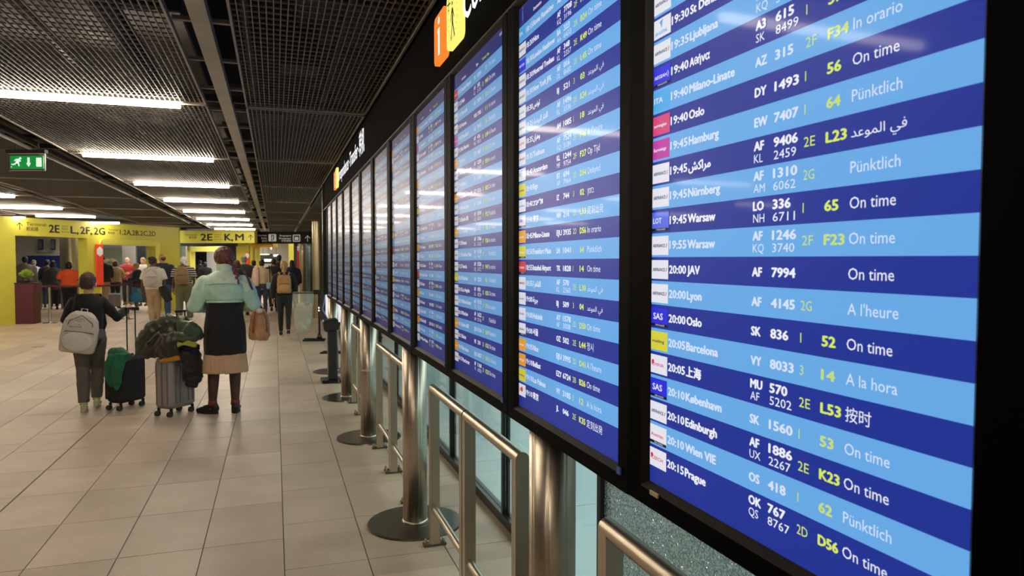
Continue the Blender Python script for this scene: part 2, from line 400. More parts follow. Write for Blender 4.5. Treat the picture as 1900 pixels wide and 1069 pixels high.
sp = ['behind the viewer', 'abreast of the viewer', 'before the nearest post', 'over the far aisle', 'abreast of the child', 'beyond the child', 'before the maroon pedestal']
for k, y in list(enumerate((-.1, 2.84, 5.8, 8.7, 11.6, 14.6, 17.5)))[4:]: lamp(-8.3, y, 'invented linear ceiling light of the unseen outermost row, ' + sp[k])  # invented outer row, out of view, added to the lights of the hall
lamp(-6.80, 19.3, 'linear ceiling light cut by the picture edge above the yellow portal wall'); lamp(-6.80, 21.45, 'linear ceiling light right above the arrow of the wide yellow header')
# ---------------------------------------------------------------- walls round the hall
WALLM = mat('hall_wall', (190, 182, 165), .7, var=.05, vscale=3)
def wallbox(name, c, d, m=WALLM): return tag(MB().box(c, d).build(name, m), kind='structure')
wallbox('wall_left', (XL - .1, 9.5, 1.875), (.2, 25, 3.75))
wallbox('wall_back', (-4, Y0 - .1, 1.875), (12, .2, 3.75))
# ---------------------------------------------------------------- glass partition on the right
STEEL = None
BLK = mat('black_frame', (22, 22, 22), .35)
pane_m = glass('clear_glass'); crack_m = glass('shattered_glass', crackle=True)
gw = thing('glass_partition', 'clear glass partition in thin black frames behind the steel rails', 'glass wall', (XG, 0, 0))
edges = [-1.37, -.01, 1.35, 2.71] + [2.71 + 1.36 * i for i in range(1, 14)]
for a, b in zip(edges[:-1], edges[1:]):
    crk = b < 2.8
    o = MB().box((0, (a + b) / 2, 1.375), (.012, b - a - .03, 2.63)).build('glass_pane', crack_m if crk else pane_m, gw)
    if crk: o['label'] = 'glass pane shattered into tiny crumbs'
for y in edges: MB().box((0, y, 1.4), (.05, .03 if y > 3 else .035, 2.78)).build('mullion', BLK, gw)
MB().box((0, (edges[0] + edges[-1]) / 2, .03), (.06, edges[-1] - edges[0], .06)).build('bottom_rail', BLK, gw)
MB().box((0, (edges[0] + edges[-1]) / 2, 2.74), (.06, edges[-1] - edges[0], .1)).build('top_rail', BLK, gw)
# ---------------------------------------------------------------- corridor behind the glass
CF = mat('corridor_floor', (190, 210, 212), .3, var=.06, vscale=1)
cf = tag(MB().box((3.9, 8.5, -.105), (5.1, 23.6, .2)).build('floor_corridor', GROUT), kind='structure')
ct = MB()
for i in range(5):
    for j in range(19): tilebox(1.37 + i * 1.0, 2.37 + i * 1.0, -3 + j * 1.2, -1.8 + j * 1.2, ct)
ct.build('tile', CF, cf, kind='stuff')
CWM = mat('corridor_wall', (205, 208, 204), .6, var=.04, vscale=2)
wallbox('wall_corridor', (6.5, 8.5, 1.5), (.2, 23.6, 3.0), CWM)
wallbox('ceiling_corridor', (3.95, 8.5, 3.05), (5.2, 23.6, .1), mat('corridor_ceiling', (150, 150, 146), .8))
wallbox('wall_corridor_end', (3.95, 20.4, 1.5), (5.2, .2, 3.0), mat('corridor_end', (120, 130, 130), .7))
wallbox('wall_corridor_near', (3.95, -3.4, 1.5), (5.2, .2, 3.0), CWM)
GRN = mat('green_sign', (60, 170, 110), .5, emit=.35)
t = thing('green_sign', 'green strip sign on the corridor wall behind the glass', 'sign', (0, 0, 0))
MB().box((6.36, 9.5, 1.12), (.04, 3.2, .22), bev=.008).build('sign_panel', GRN, t)
lm = MB(); text(lm, 'SORTIE', 0, 0, .1, bold=.02); lm.xf(Matrix.Translation((6.335, 9.0, 1.07)) @ Matrix.Rotation(R(-90), 4, 'Z')).build('lettering', mat('white_print', (240, 240, 235), .6), t)
t = thing('corridor_bench', 'dark bench standing in the corridor behind the glass', 'bench', (5.0, 8.6, 0))
MB().box((0, 0, .42), (.6, 3.4, .08), bev=.02).build('seat', mat('dark_vinyl', (52, 56, 60), .5), t)
for y in (-1.5, 0, 1.5):
    MB().box((0, y, .19), (.5, .06, .38)).build('leg', BLK, t)
MB().box((.28, 0, .72), (.06, 3.4, .42), bev=.02).build('backrest', MATS['dark_vinyl'], t)
for k, y in enumerate((3.6, 12.8)):
    t = thing('corridor_cabinet', ['tall dark cabinet in the corridor, beside the shattered pane', 'tall dark cabinet in the corridor, far beyond the bench'][k], 'cabinet', (5.6, y, 0))
    MB().box((0, 0, .9), (.5, .9, 1.8), bev=.01).build('body', mat('cabinet_grey', (86, 92, 94), .5), t)
    MB().box((-.26, 0, .92), (.02, .8, 1.6), bev=.005).build('door', mat('cabinet_door', (120, 126, 126), .45), t)
# ---------------------------------------------------------------- fascia over the screens, dark back of the board run
FAS = mat('fascia_black', (12, 11, 11), .9, var=.05, vscale=3, spec=.02)
XS = .71
fa = tag(MB().box((XS + .15, 4.45, (2.3826 + ZC) / 2), (.28, 13.2, ZC - 2.3826)).build('wall_fascia', FAS), kind='structure')
MB().box((XS + .15, 4.45, ZC + .1), (.28, 13.2, .2)).build('fascia_top', FAS, fa)
MB().box((XS + .004, 4.45, 2.392), (.02, 13.2, .016)).build('fascia_lip', DARK, fa)
bk = tag(MB().box((XS + .19, 4.45, 1.76), (.10, 13.1, 1.24)).build('wall_screen_back', BLK), kind='structure')
MB().box((XS + .12, 11.14, 1.95), (.27, .06, 1.68)).build('end_panel', BLK, bk)
# ================================================================= DEPARTURE BOARDS
LW, LH, MW, MHT = .6765, 1.207, .8155, 1.268
def lcd(name, col, s=1.0):
    m = mat(name, (6, 6, 8), .40, emit=s, ecol=col, coat=.06, spec=.5)
    m.node_tree.nodes['Principled BSDF'].inputs['IOR'].default_value = 1.24
    nt = m.node_tree; P = nt.nodes['Principled BSDF']; P.inputs['Coat Roughness'].default_value = .06
    # a liquid-crystal panel gives off less light the flatter one looks at it
    lw = nt.nodes.new('ShaderNodeLayerWeight'); lw.inputs[0].default_value = .5
    r = nt.nodes.new('ShaderNodeValToRGB'); nt.links.new(lw.outputs['Facing'], r.inputs[0]); e = r.color_ramp.elements
    e[0].position = .42; e[0].color = (1, 1, 1, 1); e[1].position = .93; e[1].color = (.17, .17, .17, 1); q = r.color_ramp.elements.new(.87); q.color = (.27, .27, .27, 1)
    q = r.color_ramp.elements.new(.62); q.color = (1, 1, 1, 1); q = r.color_ramp.elements.new(.78); q.color = (.55, .55, .55, 1)
    k = nt.nodes.new('ShaderNodeMath'); k.operation = 'MULTIPLY'; k.inputs[1].default_value = s
    nt.links.new(r.outputs[0], k.inputs[0]); nt.links.new(k.outputs[0], P.inputs['Emission Strength'])
    return m
DB, LB, HB = lcd('row_dark', (30, 50, 146)), lcd('row_light', (102, 168, 228)), lcd('row_header', (28, 40, 118))
WT, WL, YT = lcd('ink_white', (236, 238, 248)), lcd('ink_pale', (212, 225, 248)), lcd('ink_yellow', (214, 232, 96))
YD = lcd('ink_yellow_pale', (196, 220, 120))
lg = {'w': lcd('logo_white', (226, 226, 236)), 'b': lcd('logo_blue', (40, 44, 214)), 'c': lcd('logo_cyan', (74, 168, 232)), 'r': lcd('logo_red', (206, 52, 62)),
      'p': lcd('logo_pink', (212, 66, 122)), 'm': lcd('logo_magenta', (190, 56, 160)), 'y': lcd('logo_yellow', (214, 206, 60)), 'o': lcd('logo_orange', (232, 160, 52)),
      'v': lcd('logo_violet', (84, 104, 222)), 'k': lcd('logo_black', (18, 18, 26)), 'n': lcd('logo_navy', (44, 50, 96))}
LM = list(lg.values()); LI = {k: i for i, k in enumerate(lg)}
FRM = mat('screen_frame', (0, 0, 0), .6, spec=.03); BEZ = mat('screen_bezel', (26, 24, 22), .45, .1, spec=.2)
AR = 'ﺪﻋﻮﻤﻟﺍ ﻲﻓ'
# logo: (background, ink, word, band under it)
AF_ = ('w', 'n', 'AIRFRANCE', 0); SAS = ('b', 'w', 'SAS', 1); ITA = ('c', 'w', 'ITA', 0); VY_ = ('y', 'n', 'vueling', 0); EZY = ('o', 'w', 'easyJet', 0)
OS_ = ('w', 'r', 'Austrian', 1); CZ = ('w', 'r', 'CZECH', 0); MU_ = ('w', 'p', 'CHINA', 0); A3_ = ('b', 'w', 'AEGEAN', 1); DY_ = ('p', 'w', 'norwegian', 0)
EW_ = ('m', 'w', 'Eurowings', 0); LO_ = ('v', 'w', 'LOT', 1); UU_ = ('w', 'c', 'AIR AUSTRAL', 0); BA_ = ('b', 'w', 'BRITISH', 0); TK_ = ('r', 'w', 'TURKISH', 1)
LH_ = ('y', 'w', 'Lufthansa', 1); BT_ = ('y', 'n', 'airBaltic', 0); IZ_ = ('w', 'v', 'arkia', 0); NH_ = ('w', 'v', 'ANA', 1); AY_ = ('w', 'v', 'FINNAIR', 0)
JL_ = ('w', 'r', 'JAL', 0); OZ_ = ('w', 'k', 'ASIANA', 1); BJ_ = ('w', 'v', 'nouvelair', 0); AH_ = ('w', 'r', 'ALGERIE', 0); KL_ = ('w', 'c', 'KLM', 0)
B1 = [(AF_, '19:15', 'Toulouse', 'AF', '7526', '', '', '2F', 'F45', "A l'heure"), (AF_, '19:15', 'Nice', 'AF', '7710', 'KQ', '3198', '2F', 'F41', 'On time'),
 (AF_, '19:20', 'Lisboa', 'AF', '1024', '', '', '2F', 'F29', 'A tempo'), (AF_, '19:25', 'Bordeaux', 'AF', '7634', 'DL', '8412', '2F', 'F27', 'On time'),
 (AF_, '19:30', 'Nantes', 'AF', '5312', 'KQ', '3012', '2G', '57', 'On time'), (UU_, '19:30', 'St Denis', 'UU', '976', '', '', '1', '51', "A l'heure"),
 (AF_, '19:35', 'Ljubljana', 'AF', '1286', 'KQ', '3012', '2G', '', 'On time'), (A3_, '19:40', 'Αθήνα', 'A3', '615', 'SK', '8499', '1', '57', 'On time'),
 (ITA, '19:40', 'Milano-Linate', 'AZ', '315', '', '', '2F', 'F34', 'In orario'), (DY_, '19:40', 'Oslo', 'DY', '1493', '', '', '1', '56', 'On time'),
 (EW_, '19:45', 'Hamburg', 'EW', '7407', '', '', '1', '64', 'Pünktlich'), (AF_, '19:45', 'ﺶﻛﺍﺮﻣ', 'AF', '9406', 'KL', '2459', '2E', 'L23', AR),
 (AF_, '19:45', 'Nürnberg', 'AF', '1310', 'AM', '6062', '2G', '', 'Pünktlich'), (LO_, '19:45', 'Warsaw', 'LO', '336', 'NH', '6711', '1', '65', 'On time'),
 (AF_, '19:55', 'Warsaw', 'AF', '1246', 'KQ', '3740', '2F', 'F23', 'On time'), (AF_, '20:00', 'JAV', 'AF', '7994', '', '', '', '', 'On time'),
 (AF_, '20:00', 'Lyon', 'AF', '4145', '', '', '2G', '', "A l'heure"), (SAS, '20:00', 'Oslo', 'SK', '836', '', '', '1', '52', 'On time'),
 (VY_, '20:05', 'Barcelona', 'VY', '8033', '', '', '3', '14', 'A la hora'), (MU_, '20:05', '上海', 'MU', '570', 'AF', '5202', '2E', 'L53', '按时'),
 (SAS, '20:10', 'København', 'SK', '1560', '', '', '1', '53', 'On time'), (AF_, '20:10', 'Edinburgh', 'AF', '1886', 'UX', '2267', '2E', 'K23', 'On time'),
 (OS_, '20:10', 'Wien VIE', 'OS', '418', '', '', '1', '62', 'Pünktlich'), (CZ, '20:15', 'Prague', 'OK', '767', 'QS', '8767', '2D', 'D56', 'On time')]
B2 = [(ITA, '18:15', 'Roma Fiumicino', 'AZ', '333', '', '', '2F', 'F28', 'In orario'), (AF_, '18:20', 'Nice', 'AF', '7708', 'KQ', '3196', '2F', 'F32', 'On time'),
 (BA_, '18:30', 'London Heathrow', 'BA', '323', 'AA', '6433', '2B', 'B24', 'On time'), (AF_, '18:30', 'Montreal Trudeau', 'AF', '348', 'KL', '2357', '2E', 'K49', 'On time'),
 (AF_, '18:30', 'New York JFK', 'AF', '016', 'DL', '8682', '2E', 'L45', 'On time'), (BJ_, '18:30', 'ﺲﻧﻮﺗ', 'BJ', '521', '', '', '3', '03', AR),
 (AF_, '18:35', 'ءﺎﻀﻴﺒﻟﺍ ﺭﺍﺪﻟﺍ', 'AF', '1496', 'KL', '2336', '2E', 'K34', AR), (AH_, '18:35', 'ﻥﺍﺮﻫﻭ', 'AH', '1085', '', '', '1', '18', AR),
 (AF_, '18:35', 'Toulouse', 'AF', '7524', 'KQ', '3184', '2F', 'F46', "A l'heure"), (KL_, '18:40', 'Amsterdam', 'KL', '1244', 'MF', '9754', '2F', 'F27', 'Op Tijd'),
 (BT_, '18:40', 'Riga', 'BT', '694', 'AF', '7964', '2D', 'D54', 'Delayed'), (IZ_, '18:40', 'ביבא־לת', 'IZ', '744', '', '', '3', '02', 'ןמזב'),
 (NH_, '18:40', '東京', 'NH', '216', '', '', '2E', 'L33', '定刻出発'), (EZY, '18:45', 'Milano-Linate', 'EJU', '3935', '', '', '2D', 'D56', 'In orario'),
 (LH_, '18:50', 'Frankfurt Main', 'LH', '1041', '', '', '1', '64', 'Pünktlich'), (TK_, '18:55', 'Istanbul Airport', 'TK', '1828', '', '', '1', '14', 'On time'),
 (AF_, '18:55', 'ﺓﺮﻫﺎﻘﻟﺍ', 'AF', '570', 'KL', '2360', '2E', 'L30', AR), (BJ_, '19:00', 'ﺔﺑﺮﺟ', 'BJ', '509', '', '', '3', '04', AR),
 (AY_, '19:00', 'Helsinki', 'AY', '1578', 'AF', '3008', '2D', 'D50', 'On time'), (OZ_, '19:00', '서울', 'OZ', '502', '', '', '2E', 'L44', '정시'),
 (EZY, '19:05', 'Nice', 'EJU', '3995', '', '', '2D', 'D41', "A l'heure"), (EZY, '19:10', 'Belfast', 'EZY', '6724', '', '', '2B', 'B26', 'On time'),
 (VY_, '19:10', 'Las Palmas', 'VY', '3185', '', '', '3', '12', 'A la hora'), (JL_, '19:10', '東京', 'JL', '046', '', '', '2E', 'K35', '定刻出発')]
B3 = [(TK_, '17:25', 'Istanbul Airport', 'TK', '1834', '', '', '1', '17', 'On time'), (AF_, '17:25', 'Malé', 'AF', '382', 'KL', '2125', '2E', 'M45', 'On time'),
 (AF_, '17:30', 'Marseille', 'AF', '7474', '', '', '2F', 'F25', "A l'heure"), (AF_, '17:30', 'Verona', 'VOE', '1785', '', '', '3', '11', 'In orario'),
 (EW_, '17:30', 'Düsseldorf', 'AZ', '7415', '', '', '1', '64', 'Pünktlich'), (AF_, '17:35', 'Ile Maurice', 'AF', '426', 'MK', '9315', '2E', 'L49', "A l'heure"),
 (EZY, '17:40', 'Porto', 'EZY', '4407', '', '', '2D', 'D55', 'On time'), (AF_, '17:40', 'Milano-Malpensa', 'AF', '1230', 'KL', '2182', '2F', 'F59', 'In orario'),
 (AF_, '17:45', 'Madrid', 'AF', '1300', '', '', '2F', 'F22', 'A la hora'), (EZY, '17:45', 'London Gatwick', 'EZY', '8326', '', '', '2B', 'B23', 'On time'),
 (AF_, '17:50', 'Birmingham', 'AF', '1064', '', '', '2E', 'K31', 'On time'), (AF_, '17:55', 'Berlin BER', 'AF', '1534', 'KQ', '6355', '2F', 'F52', 'Pünktlich'),
 (EZY, '17:55', 'Toulouse', 'EJU', '4707', '', '', '2D', 'D62', "A l'heure"), (AF_, '17:55', 'Firenze', 'AF', '1766', 'KL', '2132', '2F', 'F26', 'In orario'),
 (AF_, '17:55', 'Frankfurt Main', 'AF', '1118', 'LH', '4412', '2F', '', 'Pünktlich'), (AF_, '17:55', 'Venezia', 'AF', '1526', 'KQ', '3172', '2F', 'F47', 'In orario'),
 (LH_, '18:05', 'München', 'LH', '2235', '', '', '1', '65', 'Pünktlich'), (AF_, '18:10', 'Los Angeles', 'AF', '078', 'DL', '8729', '2E', 'K55', 'On time'),
 (AF_, '18:10', 'Milano-Linate', 'AF', '1512', 'AZ', '7312', '2F', 'F51', 'In orario'), (AF_, '18:10', 'München', 'AF', '1622', 'AM', '5716', '2F', '', 'Pünktlich'),
 (EZY, '18:15', 'Berlin BER', 'EJU', '5136', '', '', '2D', 'D67', 'Pünktlich'), (AF_, '18:15', 'Beirut', 'ME', '230', '', '', '2E', 'K32', 'On time'),
 (EZY, '18:15', 'Barcelona', 'EJU', '3827', '', '', '2D', 'D43', 'A la hora'), (AF_, '18:15', 'Manchester', 'AF', '1168', 'VS', '6703', '2E', 'K23', 'On time')]
rnd = random.Random(3)
def shift(rows, h):
    out = rows[:]; rnd.shuffle(out)
    return [(r[0], f'{h + i // 8}:{(i * 7) % 60 // 5 * 5:02d}', *r[2:]) for i, r in enumerate(sorted(out, key=lambda q: rnd.random()))]
def board_parts(rows, detail=2):
    """meshes of one screen in its own frame: x = reading direction, z up, facing -y, origin at the middle of the picture"""
    X0, Z0 = -LW / 2, -LH / 2
    d = MB(); t = MB(); l = MB()
    ztop = LH / 2; zr = ztop - .0586; RP = .0466
    d.quad(X0, -X0, zr, ztop, 0, 2)
    for i in range(24): d.quad(X0, -X0, zr - (i + 1) * RP, zr - i * RP, 0, 0 if i % 2 else 1)
    d.quad(X0, -X0, Z0, zr - 24 * RP, 0, 0)
    y = -.0008; yb = -.0016
    # header: tower emblem and column titles
    l.poly([(X0 + .030, zr + .016), (X0 + .034, zr + .05), (X0 + .038, zr + .016), (X0 + .034, zr + .022)], y, LI['v'])
    l.poly([(X0 + .0335, zr + .012), (X0 + .0335, zr + .056), (X0 + .0345, zr + .056), (X0 + .0345, zr + .012)], y, LI['w'])
    text(l, 'GROUPE ADP', X0 + .012, zr + .004, .0045, LI['v'], y)
    text(t, 'Destination', X0 + .125, zr + .012, .0095, 0, y, bold=.04); text(t, 'Flight', X0 + .335, zr + .012, .0095, 0, y, bold=.04)
    text(t, 'Terminal  Gate', X0 + .415, zr + .012, .0095, 2, y, bold=.04); text(t, '18:03:27', -X0 - .012, zr + .036, .0095, 0, y, align='r')
    C = .0136
    for i, (lo, tm_, city, f1, n1, f2, n2, ter, gate, st) in enumerate(rows):
        top = zr - i * RP; dark = i % 2 == 1; W_ = 0 if dark else 1; Y_ = 2 if dark else 3
        bl = top - RP / 2 - C * .55                     # baseline of a single line
        # logo tile
        a, b = top - .0425, top - .0058
        l.quad(X0 + .0008, X0 + .0608, a, b, y, LI[lo[0]])
        if lo[3]: l.quad(X0 + .0008, X0 + .0608, a, a + .0055, y * 1.3, LI['k'])
        if detail > 1:
            if lo[2] == 'SAS': text(l, 'SAS', X0 + .010, a + .014, .012, LI['w'], yb, width=.034, bold=.05)
            else:
                h = .0062 if len(lo[2]) > 4 else .010
                text(l, lo[2], X0 + .006, a + (.015 if lo[2] != 'AIR AUSTRAL' else .006), h, LI[lo[1]], yb, width=(.044 if len(lo[2]) > 4 else .03), bold=.05)
            if lo[2] == 'AIRFRANCE': stroke(l, (X0 + .0535, a + .0145), (X0 + .0565, a + .022), .0022, LI['r'], yb)
            if lo[2] == 'AIR AUSTRAL': l.poly([(X0 + .022, a + .03), (X0 + .034, a + .034), (X0 + .03, a + .016), (X0 + .026, a + .024)], yb, LI['c'])
            if lo[2] == 'AEGEAN':
                stroke(l, (X0 + .053, a + .024), (X0 + .056, a + .018), .0015, LI['w'], yb); stroke(l, (X0 + .056, a + .018), (X0 + .053, a + .012), .0015, LI['w'], yb)
            if lo[2] in ('CZECH', 'CHINA'): l.poly(disc2(X0 + .010, a + .022, .005, 8), yb, LI['r'])
            if lo[2] == 'JAL': l.poly(disc2(X0 + .03, a + .021, .008, 14), yb * 1.02, LI['r'])
            if lo[2] == 'KLM': l.poly([(X0 + .022, a + .028), (X0 + .04, a + .028), (X0 + .034, a + .032), (X0 + .028, a + .032)], yb, LI['c'])
            if lo[3]: text(l, 'STAR ALLIANCE', X0 + .018, a + .0014, .003, LI['w'], yb, width=.032)
        bo = .08; CC = .0148
        text(t, tm_, X0 + .0645, bl, CC, W_, y, width=.0555, bold=bo * .8)
        if 'Αθ' in city:                                # theta drawn by hand: the letter o with a bar
            x = text(t, 'Α', X0 + .125, bl, C, W_, y, bold=bo); x = text(t, 'O', x + .0015, bl, C, W_, y, width=.009, bold=bo * .7)
            t.quad(x - .008, x - .001, bl + C * .43, bl + C * .57, y - .0003, W_); text(t, 'ήνα', x + .0015, bl, C, W_, y, bold=bo)
        else: text(t, city, X0 + .125, bl, CC, W_, y, bold=bo, sx=(1.0 if len(city) > 14 else 1.1))
        two = bool(f2); up = .0098 if two else 0.0
        text(t, f1, X0 + .305, bl + up, C, W_, y, bold=bo, width=(.035 if len(f1) > 2 else None)); text(t, n1, X0 + .35, bl + up, C, W_, y, bold=bo, width=.0124 * len(n1))
        if two:
            text(t, f2, X0 + .305, bl - .0092, C * .96, W_, y); text(t, n2, X0 + .35, bl - .0092, C * .96, W_, y, width=.0118 * len(n2))
        text(t, ter, X0 + .4125, bl, C * 1.02, Y_, y, width=(.0215 if len(ter) > 1 else None))
        text(t, gate, X0 + .4545, bl, C * 1.02, Y_, y, bold=bo, width=.0118 * len(gate))
        if st == AR: text(t, st, X0 + .498, bl, C * .86, W_, y, width=.085)
        elif ord(st[0]) > 1400 and ord(st[0]) < 1600: text(t, st, X0 + .498, bl, C, W_, y)
        elif ord(st[0]) > 5000: text(t, st, X0 + .498, bl - .001, C * 1.1, W_, y)
        else: text(t, st, X0 + .498, bl, .0152, W_, y, sx=.97)
    return d.mesh('display', [DB, LB, HB]), t.mesh('lettering', [WT, WL, YT, YD]), l.mesh('logo_tiles', LM)
fr = MB()
# deep frame with its inner lip
o_ = rrect(-MW / 2 + .003, MW / 2 - .003, -LH / 2 - .0454, LH / 2 + .0156, .006, 2); i_ = rrect(-LW / 2 - .012, LW / 2 + .012, -LH / 2 - .012, LH / 2 + .010, .004, 2)
def ring(mb, o, i, yo, yi, mi=0):
    n = len(o); mb.add([(p[0], yo, p[1]) for p in o] + [(p[0], yi, p[1]) for p in i], [(k, (k + 1) % n, n + (k + 1) % n, n + k) for k in range(n)], mi)
ring(fr, o_, i_, -.016, -.014); ring(fr, [(p[0], p[1]) for p in o_], o_, .09, -.016)
fr_me = fr.mesh('frame', FRM)
bz = MB(); j_ = rrect(-LW / 2, LW / 2, -LH / 2, LH / 2, .001, 2); ring(bz, i_, j_, -.014, -.0005); bz_me = bz.mesh('bezel', BEZ)
casm = MB().box((0, .05, -.0149), (MW - .012, .08, MHT - .01)).mesh('casing', BLK)
sens = MB().box((LW / 2 + .024, -.018, -LH / 2 - .004), (.016, .004, .016)).mesh('sensor_window', mat('sensor_blue', (44, 74, 130), .3, emit=.15))
KEY = mat('maker_badge', (196, 180, 140), .4, .4)
desc = ['largest departure board in view, listing 19:30 St Denis down to 20:15 Prague', 'second departure board, from 18:15 Roma Fiumicino down to 19:10 Tokyo in Japanese', 'third departure board, from 17:25 Istanbul Airport down to 18:15 Manchester']
desc += [f'{n} departure board of the row counted from the nearest, black frame and blue striped rows' for n in ('fourth', 'fifth', 'sixth', 'seventh', 'eighth', 'ninth', 'tenth')]
desc += ['last departure board but one, near the far end of the screen row', 'last departure board, at the far end of the screen row']
cont = [board_parts(B1), board_parts(B2), board_parts(B3)]
c4 = board_parts(shift(B3, 16), 1); c5 = board_parts(shift(B2, 15), 1)
cont += [c4, c5] + [c4, c5] * 4
for k in range(12):
    yb_ = 1.2929 + k * MW
    b = thing('departure_board', desc[k], 'departure board', group='departure boards in the long row')
    base = Matrix.Rotation(R(-90), 4, 'Z')
    if k == 0:
        b.matrix_world = Matrix.Translation((XS + .0069, 1.2375 - LW / 2, 1.16 + LH / 2)) @ Matrix.Rotation(R(1.0), 4, 'Z') @ Matrix.Rotation(R(.292), 4, 'X') @ base
    else:
        b.matrix_world = Matrix.Translation((XS, yb_ - MW / 2, 1.16 + LH / 2)) @ base
    for me in (fr_me, bz_me, casm, sens):
        o = bpy.data.objects.new(me.name.split('.')[0], me); COL.objects.link(o); o.parent = b
    for q, me in enumerate(cont[k]):
        o = bpy.data.objects.new(('display', 'lettering', 'logo_tile')[q], me); COL.objects.link(o); o.parent = b
    if k == 0:
        g = MB().box((-LW / 2 + .045, -.017, -LH / 2 - .012), (.030, .004, .009), bev=.002).build('maker_badge', KEY, b)
# dark gaps between the screens are the frames' sides; nearest gap filler at the picture edge
MB().box((XS + .03, .2, 1.76), (.1, .52, 1.3)).build('end_panel', BLK, bk)
# ---------------------------------------------------------------- signs on the fascia
ORM, YLM, WHM = glow('sign_orange', srgb(238, 130, 50)[:3], 1.15), glow('sign_yellow', srgb(244, 240, 120)[:3], 1.1), glow('sign_white', (1, 1, 1), 1.15)
INK = mat('sign_ink', (20, 20, 18), .5)
def fascia_sign(y, near, word, length, cap):
    # local x = along the reading direction (-Y), z up
    base = Matrix.Translation((XS - .012, y, 0)) @ Matrix.Rotation(R(-90), 4, 'Z')
    t = thing('information_sign', f'orange square with a white letter i above the {near} boards', 'sign', group='backlit signs on the black fascia')
    m = MB(); m.poly(rrect(0, .215, 2.487, 2.70, .028), 0, 0, .02); m.xf(base).build('panel', ORM, t)
    m = MB(); m.poly(disc2(.108, 2.665, .016, 14), -.003); m.poly([(.085, 2.632), (.124, 2.632), (.124, 2.515), (.092, 2.515), (.092, 2.612), (.085, 2.612)], -.003); m.xf(base).build('letter_i', WHM, t)
    t = thing('transfer_sign', f'yellow pictogram of a walker between two aircraft above the {near} boards', 'sign', group='backlit signs on the black fascia')
    m = MB(); m.poly(rrect(.245, .475, 2.487, 2.715, .028), 0, 0, .02); m.xf(base).build('panel', YLM, t)
    m = MB(); c = .355; Y = -.003
    m.poly(disc2(c, 2.655, .0085, 12), Y)
    m.poly([(c - .008, 2.637), (c + .010, 2.637), (c + .014, 2.575), (c - .006, 2.575)], Y)
    for a, b_, w_ in (((c - .006, 2.63), (c - .03, 2.588), .007), ((c + .008, 2.63), (c + .03, 2.592), .007), ((c + .002, 2.578), (c - .022, 2.51), .010), ((c + .006, 2.578), (c + .038, 2.512), .011)): stroke(m, a, b_, w_, 0, Y)
    for px, pz, s in ((c - .06, 2.668, .03), (c + .07, 2.685, .034)):      # aircraft
        stroke(m, (px - s * .2, pz - s), (px + s * .2, pz + s), .006, 0, Y); stroke(m, (px - s, pz + .004), (px + s, pz - .002), .006, 0, Y); stroke(m, (px - s * .45, pz - s * .75), (px + s * .2, pz - s * .8), .004, 0, Y)
    for a in range(14):
        th = R(20 - a * 17); m.poly(disc2(c + .006 + .072 * math.cos(th), 2.6 + .085 * math.sin(th), .003, 6), Y)
    m.xf(base).build('pictogram', INK, t)
    t = thing('lettering_sign', f'white backlit transfer lettering on the fascia above the {near} boards', 'sign', group='backlit signs on the black fascia')
    for wd, x_, ln_, cp_ in word:
        m = MB()
        if wd == 'dot': m.poly(disc2(x_, 2.525 + cap * .42, .016, 12))
        else: text(m, wd, x_, 2.525, cp_, width=ln_, bold=.035)
        m.xf(base).build('separator_dot' if wd == 'dot' else 'lettering', WHM, t)
WORDS = [('Correspondances', .52, 1.29, .135), ('dot', 1.87, 0, 0), ('Transfer', 1.93, .70, .135), ('dot', 2.68, 0, 0), ('转机', 2.74, .36, .15)]
fascia_sign(3.18, 'nearest', WORDS, 2.62, .135)
fascia_sign(8.93, 'farthest', WORDS, 2.62, .135)
# ================================================================= STEEL POSTS AND RAILS
def steel():
    m = mat('brushed_steel', (196, 184, 166), .3, 1.0)
    nt = m.node_tree; N = nt.nodes; L = nt.links; P = N['Principled BSDF']
    tc = N.new('ShaderNodeTexCoord'); mp = N.new('ShaderNodeMapping'); mp.inputs['Scale'].default_value = (60, 60, 1.5); L.new(tc.outputs['Object'], mp.inputs[0])
    n = N.new('ShaderNodeTexNoise'); n.inputs['Scale'].default_value = 12; n.inputs['Detail'].default_value = 3; L.new(mp.outputs[0], n.inputs[0])
    r = N.new('ShaderNodeMapRange'); r.inputs['To Min'].default_value = .28; r.inputs['To Max'].default_value = .42; L.new(n.outputs['Fac'], r.inputs[0]); L.new(r.outputs[0], P.inputs['Roughness'])
    b = N.new('ShaderNodeBump'); b.inputs['Strength'].default_value = .03; b.inputs['Distance'].default_value = .0005; L.new(n.outputs['Fac'], b.inputs['Height']); L.new(b.outputs[0], P.inputs['Normal'])
    return m
STEEL = steel(); PLATE = mat('base_plate_steel', (120, 112, 100), .28, .9, var=.08, vscale=20)
XP = .80
pm = MB(); NP = 120
for z in (.02, 1.108):
    for i in range(NP):
        a = 2 * math.pi * i / NP; r = .0735 * (1 + .007 * math.sin(7 * a + .6) * math.sin(3 * a) - (.022 if i % 15 == 4 else 0))
        pm.v.append((r * math.cos(a), r * math.sin(a), z))
pm.f = [(i, (i + 1) % NP, NP + (i + 1) % NP, NP + i) for i in range(NP)] + [tuple(range(NP))[::-1], tuple(range(NP, 2 * NP))]; pm.m = [0] * len(pm.f); pm.sm = [True] * NP + [False] * 2
po = pm.mesh('post', STEEL)
pd = MB().cyl((0, 0, 0), (0, 0, .012), .29, .286, n=64).mesh('base_disc', PLATE)
pc = MB().tube([(0, 0, .012), (0, 0, .022), (0, 0, .03)], [.082, .08, .075], n=32).mesh('collar', STEEL)
clamp = MB().cyl((0, 0, .62), (0, 0, .636), .0755, n=32).mesh('tape_band', mat('white_tape', (200, 192, 176), .6))
